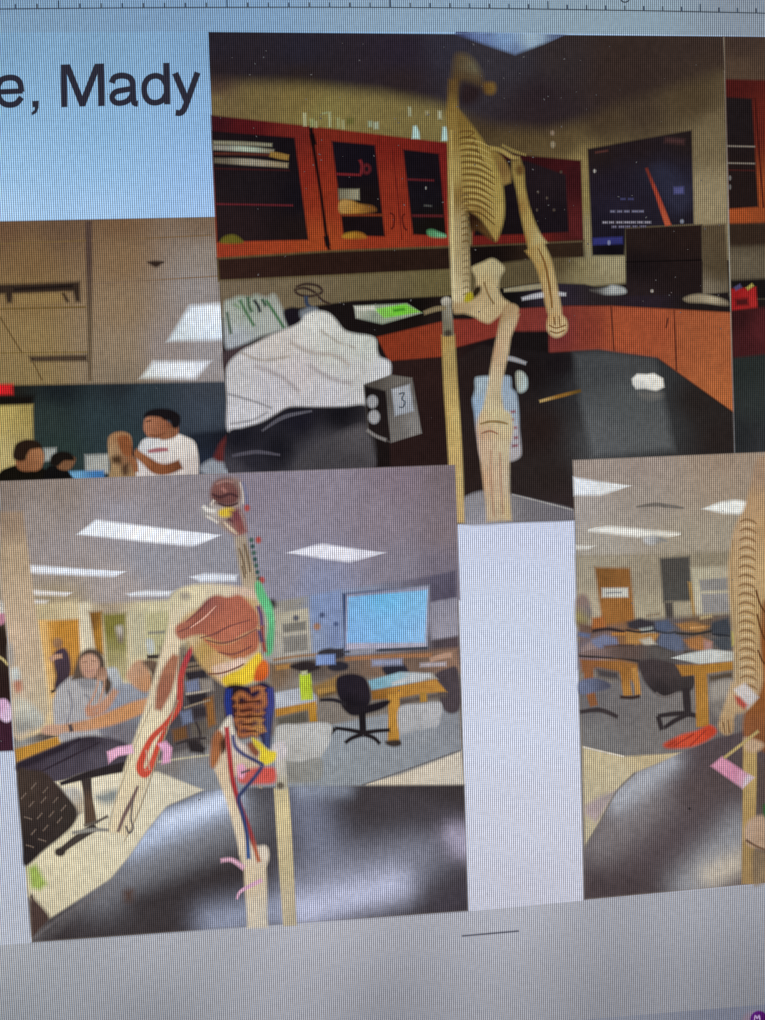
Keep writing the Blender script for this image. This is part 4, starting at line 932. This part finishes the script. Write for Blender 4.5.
K('dark_tendon', '133,800 131,818 133,828 129,833 126,826', 2, '5a5250', sk, soft=1.2)
fl = F('pink_flag', '107,752 118,747 132,744.6 134,753 118,756 109,763', [(112, 755, 'd297b4'), (128, 748, 'cf9ab8')], sk, soft=1.2)
F('pink_flag', '158,744 166,741 172,748 170,762 162,764 163,752', [(162, 746, 'cf92b4'), (168, 758, 'c888ac')], sk, soft=1.4)
S('skull', '211,492 214,482 222,477.4 232,477 240,480 243,492 241,506 245,518 246,532 240,537 232,534 222,528 214,520 203,516 202,508 210,504', [(216, 490, '6a4440'), (226, 486, '5a3634'), (236, 484, '836a62'), (214, 512, 'a59c98'), (206, 512, '8a8a88'), (224, 524, '8c7a6c'), (236, 520, '6d3a3c'), (242, 530, '8a5a50'), (240, 500, '9a8a80')], sk, soft=2.2)
S('face_muscle', '212,488 220,482 232,483 239,491 238,502 228,506 216,503 211,498', [(220, 490, '7b4c46'), (230, 495, '613a38'), (218, 500, '553432')], sk, soft=2.4)
for s, w, cc in (('212,494 220,497 230,494 238,497', [2, 3.4, 3, 2], '41262a'), ('216,484 224,481 234,482', [2, 3, 2], '8c6660'), ('218,503 228,506 238,503', [2, 3, 2], '3c2226'), ('203,506 208,510 216,511', [3, 4, 3], 'c6c2bc'), ('206,516 212,519 218,523', [2, 3, 2.4], 'b9b2aa'),
                 ('211,505 214,500', 2.4, 'bdb0a6'), ('240,482 243,492 243,504', [2, 3, 2], 'b0a49c'), ('224,522 231,529 238,534', [2, 3.4, 3], 'b9a48e'), ('240,512 243,520 245,530', [2, 3, 2], '9a8a84'), ('228,519 234,522', 3, '4c2a30'), ('222,488 226,492', 3, '9a645c')):
    K('skull_detail', s, w, cc, sk, soft=1.4, alpha=0.85)
S('yellow_fat', '219,511 226,508 234,509 234,514 227,517 220,516', 'c2a122', sk, soft=1.6)
K('jaw_muscle', '234,510 238,520 242,532', [8, 10, 9], [(236, 514, '6d3840'), (241, 528, '7d4440')], sk, soft=2.4)
K('scalp_edge', '243,482 246,494 248,508', [3, 4, 3], '6a6a84', sk, soft=2)
K('neck', '240,536 244,556 249,576 252,592', [12, 14, 16, 18], [(238, 545, '9a8a78'), (246, 550, '80705c'), (243, 575, 'a28f74'), (252, 580, '8d7d68'), (250, 590, 'b09c84')], sk, soft=1.8)
for s in ('239,548 243,560 246,574', '244,544 248,558 250,572', '242,566 245,578'):
    K('neck_muscle', s, 2, '6b5844', sk, soft=1.6)
for i in range(7):
    O('nerve_bead', 251.4 + i * 1.2, 540 + i * 6.4, 2.2, 2.4, '2c4a48' if i % 2 else '39584c', sk)
for x, y in ((258.4, 540), (262, 580), (247, 508)):
    O('red_bead', x, y, 2.8, 3.4, 'a0403c', sk)
S('shoulder_bone', '169,606 172,594 184,587 204,584 226,585 246,588 258,594 258,606 236,600 212,600 194,612 182,622 172,622', [(175, 600, 'b2a888'), (190, 592, 'c5b894'), (220, 590, 'bcae94'), (245, 594, 'bca08c'), (180, 614, 'bcae92')], sk, soft=1.8)
S('bone_hole', '180,594 188,592 190,598 183,600', '948a7a', sk, soft=2)
S('chest_wall', '180,622 200,608 256,600 258,660 240,688 222,684 200,664 192,648', [(190, 640, 'b8a07c'), (215, 660, 'b48a58'), (200, 655, 'a8884a'), (235, 670, 'b9a284'), (205, 650, 'a07a38')], sk, soft=2)
S('chest_muscle', '176,626 186,620 196,612 206,600 216,595 228,597 240,595 252,606 258,616 257,628 244,634 230,642 216,641 204,635 192,636 182,640 176,635', [(182, 632, '9c5b47'), (200, 618, '8f4f3f'), (206, 604, '7f4a46'), (230, 605, 'a25743'), (248, 615, 'a55a42'), (215, 625, 'a55a42'), (235, 630, 'b0624a'), (250, 625, '9a5240')], sk, soft=1.6)
S('chest_muscle', '204,639 216,644 230,643 244,636 258,630 258,648 248,656 236,660 222,654 210,646', [(215, 645, 'a9603f'), (235, 646, 'ac6345'), (250, 640, 'a05640'), (235, 656, 'a0603c')], sk, soft=1.6)
for s in ('200,638 214,634 230,626 250,620', '206,640 222,643 240,638 257,629', '178,632 192,626 206,616', '186,622 198,612 208,602', '218,652 234,654 252,646'):
    K('muscle_gap', s, [1.4, 2.4, 2, 1.2][:len(s.split())], '74403a', sk, soft=1.8, alpha=0.8)
K('muscle_shine', '190,628 204,618 216,606', [1, 2, 1], 'c48d7a', sk, soft=1.6)
S('breastbone', '212,668 220,664 232,662 240,658 246,662 238,668 228,674 218,676', [(216, 670, 'bf9f88'), (238, 662, 'c9ab9a')], sk, soft=1.6)
K('muscle_gap', '208,674 222,673 236,668 244,664', 1.8, '6f4436', sk, soft=1.4)
S('yellow_fat', '222,680 228,674 240,669 250,660 258,653 262,657 262,668 257,677 248,684 236,687 226,686', [(230, 680, 'c7a51c'), (245, 675, 'd6b41c'), (256, 662, 'd2ae20')], sk, soft=1.5)
S('orange_organ', '256,668 263,660 268,664 268,675 262,681 254,680', [(264, 668, 'd05c14'), (260, 678, 'b84418')], sk, soft=1.5)
S('green_tube', '255,584 260,582 266,594 272,606 274.6,622 274,640 272,653 266,655 266,640 268,624 264,610 257,598', [(260, 592, '4fa86c'), (270, 612, '52b276'), (271, 640, '4a9a68')], sk, soft=1.4)
for s, c in (('258,606 261,616 262,626', '5a3a64'), ('262,626 263,640 265,652', '8c3a30'), ('259,630 262,642', '4a3a5c')):
    K('side_vessel', s, 4, c, sk, soft=1.6)
S('belly_shade', '225,690 234,684 250,686 262,682 272,688 274,704 272,730 270,748 262,744 258,736 240,738 230,736 226,720', [(235, 690, '22161c'), (260, 690, '201a38'), (270, 715, '2a2c5c'), (232, 730, '33222c'), (262, 742, '2c2a48'), (250, 715, '4a2014')], sk, soft=1.8)
K('blue_vessel', '229,689 228,704 231,722', [6, 7, 4], '1f2f7c', sk, soft=1.4)
K('blue_vessel', '270,688 271,704 268,722 267,746', [6, 7, 5, 4], [(270, 695, '35387e'), (268, 740, '35406e')], sk, soft=1.4)
for s, w in (('235,700 240,694 247,697 252,701 259,698 264,692', 5.4), ('263,696 264,704 257,707 249,705 241,707 236,704', 5.6), ('237,712 243,715 250,712 258,715 263,711', 4.6), ('235,722 241,718 248,721 255,718 262,722', 5.4),
             ('238,728 245,726 252,729 260,727 263,732', 5.6), ('237,734 244,735 251,733 258,735', 4.8), ('251,690 258,688 264,690', 4.4)):
    K('intestine', s, w, [(236, 700, '9c5a2c'), (256, 700, '96502c'), (248, 708, '7d3a24'), (240, 724, '9a5830'), (258, 726, 'a87838'), (248, 732, '985030'), (262, 692, 'a06038')], sk, soft=1.8)
for s in ('238,703 248,702 260,701', '240,711 252,710', '238,717 250,716.6 262,716', '242,724.6 252,724', '246,731.4 256,731'):
    K('coil_gap', s, 2.0, '3a1812', sk, soft=1.2, alpha=0.85)
S('hip_bone', '214,762 216,738 224,722 231,716 234,728 240,742 256,750 262,760 254,770 236,776 226,780 218,774', [(224, 728, 'bcb4a4'), (220, 760, 'b9a386'), (240, 750, 'b8aaa4'), (250, 762, 'b09a80'), (235, 770, 'b8a284')], sk, soft=1.6)
S('hip_muscle', '210,762 212,740 218,730 224,736 223,748 218,762 213,768', [(215, 740, '8f5230'), (214, 760, '9a5c34')], sk, soft=1.8)
S('hip_hollow', '220,742 226,736 227,748 222,753', '46281c', sk, soft=2)
S('belly_gap', '247,744 254,742 260,752 256,757 250,752', '7a4430', sk, soft=2)
S('yellow_tube', '252,738 260,742 268,750 276,752 275,760 266,765 259,761 260,752 255,746', [(256, 742, 'c0a820'), (268, 756, 'cdb41c')], sk, soft=1.4)
S('red_block', '240,772 252,768 266,767 275,769 275,782 262,784 244,784 238,780', [(246, 778, 'b8504a'), (268, 776, 'c2483e')], sk, soft=1.8)
S('pink_flag', '237,766 243,764 246,770 243,778 238,776', 'c888a4', sk, soft=1.5)
K('dark_clip', '241,773 250,770', 2.4, '5a4a50', sk)
K('thigh_bone', '220,768 228,790 236,816 243,840 247,852', [11, 10.6, 10.6, 12, 16], [(220, 775, 'bda688'), (230, 800, 'c2ae90'), (238, 825, 'bfae94'), (246, 848, 'c4b298')], sk, soft=1.4)
K('thigh_bone', '258,786 262,788', 2, '8a7a68', sk)
S('knee', '240,850 247,846 258,846 266,846 269,854 267,864 260,870 248,870 242,864', [(246, 856, 'bcab90'), (260, 854, 'c0b4a6'), (256, 866, 'b8a68c')], sk, soft=1.6)
K('shin_bone', '255,866 256,890 257,910 257.6,928', [22, 22, 20.6, 20.6], [(248, 880, 'bda98a'), (262, 880, 'b4a48c'), (250, 915, 'bcae98'), (263, 915, 'aca496')], sk, soft=1.5)
K('red_vessel', '226.6,727 229,750 232,776 238,800 246,820 252,838 259,862', [4.6, 5, 5, 5, 4.4, 4.6, 4], [(228, 740, 'a63034'), (235, 785, '9c2a2c'), (250, 830, '8a2c30'), (258, 860, 'a85a3c')], sk, soft=1.1)
K('blue_vessel', '233,735 235,746 243,754 258,762 262,766 254,778 244,790 238.6,799 243,816 247,836 248.6,859', [3.4, 4, 4, 4, 4, 4, 4, 4.4, 4, 4, 4.4], [(236, 745, '4a4a72'), (258, 764, '3c3c60'), (245, 788, '30385e'), (245, 830, '2c3a6a'), (248, 856, '2f4c84')], sk, soft=1.1)
K('pink_ribbon', '221,860.6 232,860 244,868', [3.6, 4, 5], 'c492a8', sk, soft=1.3)
K('pink_ribbon', '262,880 250,886 240,892 237,899', [4, 4, 3, 2], 'be8ea8', sk, soft=1.3)

# ------------------------------------------------------------------ photo: classroom with a skeleton's ribs at the edge
begin('inserted_photo', 670, 892, 360, 'photo of a classroom with a red cloth and a pink flag near skeleton ribs', 'photo', PHOTOS)
F('backing', '573,460.4 860,448.4 860,874 584,900', '7d746c', soft=0.5)
F('ceiling', '573,460.4 860,448.4 860,550.8 577,556', [(580, 468, '877a72'), (640, 465, '857870'), (720, 460, '847262'), (580, 510, '8d8682'), (640, 500, '857b72'), (720, 485, '887868'), (600, 545, '8f887e'), (680, 545, '8a8070'), (730, 530, '8a8070')], soft=1.0, label='grey ceiling', gain=1.14)
for s in ('573.8,477.6 631,485.6 600,495 574.4,495', '588,531 611,526.4 681,533 664,536.6 638,537', '702,509 722,502 735,500 748,502 746,514.6 722,513', '576,545.4 595,545.6 588,549 576.4,549'):
    F('ceiling_light', s, [(580, 485, 'dfe4ec'), (610, 486, 'd6d8d8'), (620, 531, 'e0dfd8'), (670, 534, 'd4d0c4'), (730, 507, 'dfe0da'), (585, 547, 'cfcdc6')], soft=1.6)
K('ceiling_vent', '636,507 654,504.6 668,506 684,508', [2, 4, 4, 2], '6e6760', soft=1.8)
pj = S('projector', '644,538 654,535.6 662,538 667,541 660,542 652,545 645,543', [(648, 540, 'b5b5b6'), (662, 540, '7a7874')], soft=1.6, label='white ceiling projector')
F('wall', '576,556 860,546.8 860,633.8 578,640', [(585, 575, '8d8472'), (590, 610, 'a0947e'), (645, 580, '857a68'), (648, 610, '958b74'), (720, 560, '7d7360'), (745, 600, 'a59a80')], soft=2.4, label='beige wall', gain=1.10)
d = F('door', '594.6,567 630,568 635.6,626 603,629', [(605, 575, '7d5228'), (622, 575, '8a5a2c'), (612, 610, '9a6430'), (628, 612, '96602c')], soft=1.6, label='brown wooden door with a white notice')
R('door_notice', 601.6, 588, 628, 597.4, [(606, 592, 'b2b0a8'), (622, 592, 'c0beb4')], d, tilt=-0.01)
K('notice_text', '606,593 614,592.6 622,592.4', 1.6, '86888a', d)
F('dark_board', '659.6,558 690,556 692,601 663,602', [(670, 570, '4a4642'), (684, 590, '4c4a46')], soft=1.6, label='dark board on the wall')
F('dark_post', '664,602 673,602 674,620 666,620', '4a4440', soft=1.4)
F('wood_strip', '688,582 692,582 697,616 693,618', 'a07c44', soft=1.2)
cb = F('shelf_cabinet', '691,568 731,566 732,614 696,616', [(700, 580, 'b0a88e'), (700, 605, 'b8b09a'), (725, 572, 'a89e88')], soft=1.6, label='cream cabinet with shelves')
F('shelf_opening', '699,580 730,577 731,590 701,591', '86827e', cb)  # shadow inside the shelves painted as flat grey
F('shelf_opening', '701,594 731,593 731,612 703,613', '8c8886', cb)
S('far_person', '576,600 584,594 590,602 592,618 584,626 576,624', [(582, 604, '8a706c'), (582, 616, '9a8c40'), (588, 612, '6a6474')], soft=2)
F('desk_rows', '578,622 606,626 640,620 735,612 736,662 700,672 578,668', [(590, 630, '6a5042'), (600, 650, '7a7a90'), (625, 640, '8a5e34'), (650, 630, '4c4a50'), (670, 640, '5a5a62'), (700, 628, '6e543c'), (720, 640, '5a5a5c'), (640, 655, '54504e'), (720, 655, '6a5a50')], soft=2.4, label='rows of desks and chairs')
for nm, s, c in (('chair_seat', '627,622 640,618 654,622 656,629 640,631 628,628', '38343a'), ('blue_chair', '656,622 668,620 674,628 664,634 655,630', '4e5870'), ('desk_wood', '592,618 604,616 606,628 592,630', 'a05e30'), ('blue_chair', '592,640 604,635 616,638 620,648 604,650 592,648', '707694'),
                 ('desk_wood', '626,632 642,630 660,634 654,642 634,645 626,642', 'a87840'), ('blue_chair', '660,634 672,631 682,638 684,650 664,652 658,644', '5a6278'), ('desk_wood', '676,624 692,622 710,626 700,632 682,630', '9a6c3c'), ('desk_wood', '684,640 700,636 712,642 706,652 690,648', 'a06a3c'),
                 ('chair_seat', '712,622 728,618 732,634 720,638 710,632', '3c4048'), ('chair_seat', '712,640 728,636 734,648 722,652', '464a50'), ('white_paper', '640,640 650,637 656,644 646,648', 'b4ac9c'), ('white_paper', '640,629 652,627 654,632 642,633', '9aa09c'),
                 ('far_model', '580,648 590,642 598,648 596,656 584,658', '8a7674'), ('bottle_yellow', '732,632 734.4,632 735,644 732.6,645', 'b4b23c'), ('pink_papers', '704,640 712,642 712,650 704,650', 'a47c74')):
    F(nm, s, c, soft=1.5)
for s, w, c in (('592,631 608,629 625,632', 3.4, '33282a'), ('604,648 622,647 636,652', 5, '5e4236'), ('636,650 656,648 672,654', 5, '3c3836'), ('626,630 640,632 656,630', 2.2, '2a2628'), ('654,630 666,633 676,632', 2.2, '3a3c44'), ('676,633 694,634 712,631', 2.4, '33302e'),
                ('618,646 634,646', 2.4, '3c3230'), ('684,652 700,653 716,650', 3, '4a4038'), ('612,634 626,634', 2.6, 'b07434'), ('690,628 704,627', 2, 'c08c54'), ('578,634 590,636', 4, '5f6a8c'), ('600,660 618,658', 2, '9a8a80'), ('712,634 730,636', 2, '2c2e34'), ('646,616 660,614', 3, '8a7a64'), ('700,618 712,616', 3, 'a8946c')):
    K('desk_edge', s, w, c, soft=1.3)
F('carpet', '579,690 640,676 740,668 745,745 700,752 624,757 583,747', [(590, 705, '6a6668'), (620, 715, '6f6a6a'), (660, 735, '75706e'), (600, 735, '767474'), (730, 690, '8a827c'), (720, 720, '6a6260')], soft=1.6, label='grey carpet')
lt = E('work_table', 'dark-topped wooden table with a blue chair')
F('table_top', '578,655 610,647 650,645 676,652 676,662 640,660 600,657', [(590, 653, '7a6460'), (630, 650, '5c4a44'), (660, 655, '55504e')], lt, soft=1.6)
K('table_edge', '579,656 610,658 640,661', 2.4, '3a302e', lt)
F('table_side', '580,659 620,660 638,664 636,684 618,672 598,668 582,672', [(588, 664, '8a5630'), (620, 666, '94602e'), (632, 676, 'a06c34')], lt, soft=1.6)
K('table_leg', '624,668 626,684 628,696', [9, 9, 9], [(624, 675, '94602a'), (628, 690, 'a87434')], lt)
K('table_leg', '634,668 637,684 638,695', [5, 6, 6], 'b07c3c', lt)
K('leg_foot', '620,697 632,697.6 640,696', 3.4, '3c2c28', lt)
K('table_leg', '588,664 590,690 594,706', [10, 9, 8], '8a5634', lt)
F('under_shade', '596,668 618,672 620,680 598,677', '4a4446', lt, soft=2)
S('blue_seat', '579,682 594,678 608,682 610,688 596,692 580,694', [(586, 686, '68708c'), (604, 685, '4c4c5c')], lt)
K('chair_leg', '580,712 600,710 618,717', [4, 5, 4], '3c3436', lt)
ch = E('desk_chair', 'dark grey office chair at the table')
S('chair_back', '638,662 648,659 662,660 676,664 688,668 695,678 692,690 678,692 668,697 656,694 646,684 641,674', [(650, 668, '42383a'), (675, 672, '463c3c'), (660, 690, '302a2c'), (688, 684, '3a3434')], ch)
K('chair_arm', '656,693 664,697 676,694', 2.4, '6a6260', ch)
K('chair_post', '686,688 687,704 688,714', [8, 8, 7], '332c2e', ch)
for s in ('688,713 672,714 658,716', '688,714 676,720 664,728', '688,714 698,716 706,718', '658,716 662,730'):
    K('chair_leg', s, [5, 5, 4][:len(s.split())], '332c2e', ch)
rt = E('work_table', 'wooden table with a white sheet on top')
F('table_top', '671,658 690,653 710,649.4 735,652 734,661 700,664', [(690, 658, 'b8bcb8'), (715, 654, 'c4c6c2'), (730, 658, 'b0b0a8')], rt)
F('table_edge', '676,665 700,664.6 733,661.4 734,670 706,674 682,676', [(690, 670, 'a06c2c'), (715, 668, 'a8742c')], rt)
K('table_leg', '700.6,668 702,700 702.6,727', 12.6, [(696, 690, 'a26c26'), (706, 695, 'b07c36'), (702, 722, 'a8742c')], rt, sharp=True)
F('under_shade', '708,675 733,671 734,678 709,682', '55483c', rt, soft=2)
S('pale_bin', '712,686 728,680 736,690 730,712 716,716 711,702', [(720, 690, '9a9288'), (722, 708, '7a726c')], soft=2.4)
F('floor', '583,747 604,752 624,756.6 682,752.4 660,763 635,773 616,792 600,822 585.4,848', [(595, 760, 'bdae8a'), (640, 758, 'bba882'), (600, 790, 'b8ab8c'), (620, 775, 'beb192'), (592, 830, 'b3a78a')], soft=1.4, label='cream tiled floor')
F('mauve_tile', '585,806 600,796 618,789 606,808 596,822 585,814', [(592, 808, 'a89698'), (610, 796, '9c908e')], soft=2.4)
K('tile_edge', '583,747 604,752 624,756.6', 1.6, 'cfc6b8')
F('black_table', '584,899.6 583.6,850 600,822 616,792 635,773 660,763 682,752 716,738 748,730 860,720.8 860,874',
  sheen('52464a', [(600, 845, 650, 800, 26, '8a8486', 0.6), (618, 800, 668, 762, 15, 'aeb2bc', 0.8), (600, 885, 660, 890, 22, '453a3c', 0.7), (700, 790, 740, 770, 25, '564846', 0.5), (690, 885, 742, 830, 22, '9a9ca2', 0.75), (712, 875, 740, 862, 13, 'c2b6a4', 0.85), (758, 770, 762, 880, 12, '54443c', 0.8)]), soft=1.4, label='glossy dark table top with soft glare')
K('table_edge', '584,848 600,822 616,792 635,773', 2, '6c6664', soft=2.4, alpha=0.7)
O('black_speck', 689.4, 808.6, 1.2, 1.2, '2a2626')
rc = S('red_cloth', '663.6,744 672,739 683,734 696,731 708,725 714,727 716.6,732 711,738 702,743 690,747 676,748.6 666,748', [(670, 744, 'b8402a'), (685, 739, 'd04c30'), (700, 736, 'cc4428'), (710, 729, 'c23c26')], soft=1.5, label='crumpled bright red cloth on the table')
for s in ('674,746 684,740 694,734', '690,746 698,738 706,730', '668,746 676,741'):
    K('cloth_fold', s, 1.6, 'a83626', rc, soft=1.4)
# ---- skeleton at the edge
pole = K('stand_pole', '750,742 749.6,790 748.6,840 748,884', [13.6, 13.6, 13, 13], [(745, 760, 'a88a54'), (754, 770, 'b3975e'), (745, 830, 'ac8c54'), (753, 840, '94784c'), (748, 880, '9a7c50')], label='wooden pole under the skeleton')
sk = E('skeleton', 'pale skeleton ribs and arm with rust-brown muscle')
S('muscle', '752,600 765,585 790,590 790,745 756,748 744,736 744,716 752,700 760,680 758,640', [(760, 610, '8a5a34'), (763, 650, '8c4e22'), (762, 700, '8a5026'), (752, 730, '8a5230'), (760, 740, '7d4c2c')], sk, soft=1.8)
S('spine', '756,461 765,456 790,456 790,600 764,600 760,640 763,680 752,706 736,712 734,684 733,640 729,600 728,570 731,544 735,526 744,508 749,490', [(758, 475, '9c8068'), (752, 505, 'b08e68'), (740, 530, 'b39470'), (762, 530, 'b28e62'), (732, 570, 'b2946c'), (752, 570, 'b8986a'), (734, 620, 'b0966e'), (754, 620, 'b4925e'), (738, 670, 'b39c78'), (754, 665, 'b08c5c'), (744, 695, 'b0906c')], sk, soft=1.8)
for i in range(19):
    y = 522 + i * 9.2
    x = 741 + 7 * math.cos((y - 600) / 70.0) * -0.4
    K('vertebra_gap', [(x, y), (x + 6, y - 2.4), (x + 13, y - 1), (x + 17, y + 2)], [1.4, 2.6, 2.4, 1.2], '8a6844', sk, soft=1.6, alpha=0.85)
    K('rib_shine', [(x + 2, y + 4), (x + 9, y + 2.4), (x + 15, y + 4)], [1.4, 2.6, 1.4], 'c9ae84', sk, soft=1.8, alpha=0.7)
K('rib_shadow', '733,540 732,580 736,640 738,690', 1.6, '9a7c54', sk, soft=1.6, alpha=0.7)
K('forearm', '738,684 732,704 726,720', [14, 14, 13], [(734, 695, 'b89c78'), (728, 715, 'b2946c')], sk, soft=1.6)
S('hand', '720,720 727,714 733,720 733,731 727,735 721,732 718.4,726', [(723, 724, 'b09068'), (730, 728, 'a8865c')], sk, soft=1.6)
for s in ('723,722 725,733', '728,720 729.6,733'):
    K('finger_gap', s, 1.3, '7a5838', sk)
for s in ('756,590 760,604 765,612', '757,614 761,630 765,640', '758,650 762,660 765,664'):
    K('muscle_gap', s, 1.8, '5c3418', sk, soft=1.4)
S('bone_tip', '744,738 756,740 764,745 756,752 746,750', 'b89a7c', sk, soft=1.8)
S('knee_bone', '745,828 752,818 765,815 790,815 790,850 756,848 746,842', [(750, 830, 'b29680'), (762, 835, 'a88a70')], sk, soft=1.8)
K('knee_gap', '746,840 756,846 765,850', 2.4, '6a4e3a', sk)
S('shin_bone', '753,852 765,852 790,852 790,881 765,883 754,884', [(758, 865, '7a6650'), (763, 875, '8a7458')], sk, soft=2)
S('green_bit', '763,806 765,804 768,804 768,818 764,816', '2f5a2c', sk)
cd = F('white_card', '734,689.6 745,683 758.4,697.4 747.6,708.4', [(742, 692, 'c9c0bc'), (752, 700, 'bcb6b6')], soft=1.5, label='white card held against the ribs')
F('red_corner', '734.4,696 740,697 748,705 744,709 737,704', 'b04c40', cd, soft=1.6)
pf = F('pink_flag', '711,766 722,756.6 753.4,777.6 742.4,788.4', [(720, 765, 'd08ca6'), (735, 774, 'c87c9c'), (748, 780, 'c6a4b4')], soft=1.3, label='pink paper flag on a thin wooden stick')
F('flag_tip', '745,778.6 749,775 753.6,777.6 743,788', 'c4b4bc', pf, soft=1.4)
K('flag_stick', '724,758 742,744 758.4,731', 2.8, 'b39c62', pf)

# ------------------------------------------------------------------ photo: sliver at the edge
begin('inserted_photo', 6, 752, 360, 'dark sliver of a photo with a pink tag, touching the classroom photo', 'photo', PHOTOS)
F('backdrop', '-110,564 2,560 8,640 13.8,751 -110,758', [(0, 565, '8e8466'), (2, 590, '9d917a'), (3, 640, '2a1d18'), (5, 690, '2b1c1b'), (8, 735, '3d1f2e')], soft=1.0)
S('white_card', '-6,604 4,600 7,608 5,614 -6,616', 'cfcdc6')
S('pink_tag', '-6,616 4,613 7,618 3,624 -6,626', 'b8788e')
K('yellow_stick', '-4,655 3,659.5 8,665', 2.4, 'b9a56c')
S('pink_tag', '-6,702 5,699 11,707 12,718 5,722 -6,712', [(0, 708, 'c390b6'), (9, 714, 'd9c3dc')], label='pale pink paper tag')

# ------------------------------------------------------------------ dust on the glass
bm = bmesh.new()
rnd = random.Random(11)
for i in range(150):
    x, y = (rnd.uniform(212, 722), rnd.uniform(40, 330)) if i < 120 else (rnd.uniform(0, 765), rnd.uniform(10, 900))
    px, pz = on_slide(x, y, 0.0012)
    r = rnd.uniform(0.00004, 0.00009)
    mt = Matrix.Translation((px, -0.0012, pz)) @ Matrix.Rotation(rnd.uniform(0, 3.1), 4, 'Y') @ Matrix.Diagonal((r * rnd.uniform(0.6, 1.0), r * 0.5, r * rnd.uniform(0.8, 1.8), 1))
    bmesh.ops.create_icosphere(bm, subdivisions=1, radius=1.0, matrix=mt)
me = bpy.data.meshes.new('screen_dust')
bm.to_mesh(me)
bm.free()
me.materials.append(M_DUST)
o = bpy.data.objects.new('screen_dust', me)
col.objects.link(o)
tag(o, 'tiny pale dust specks scattered over the dark parts of the screen', 'dust', kind='stuff')
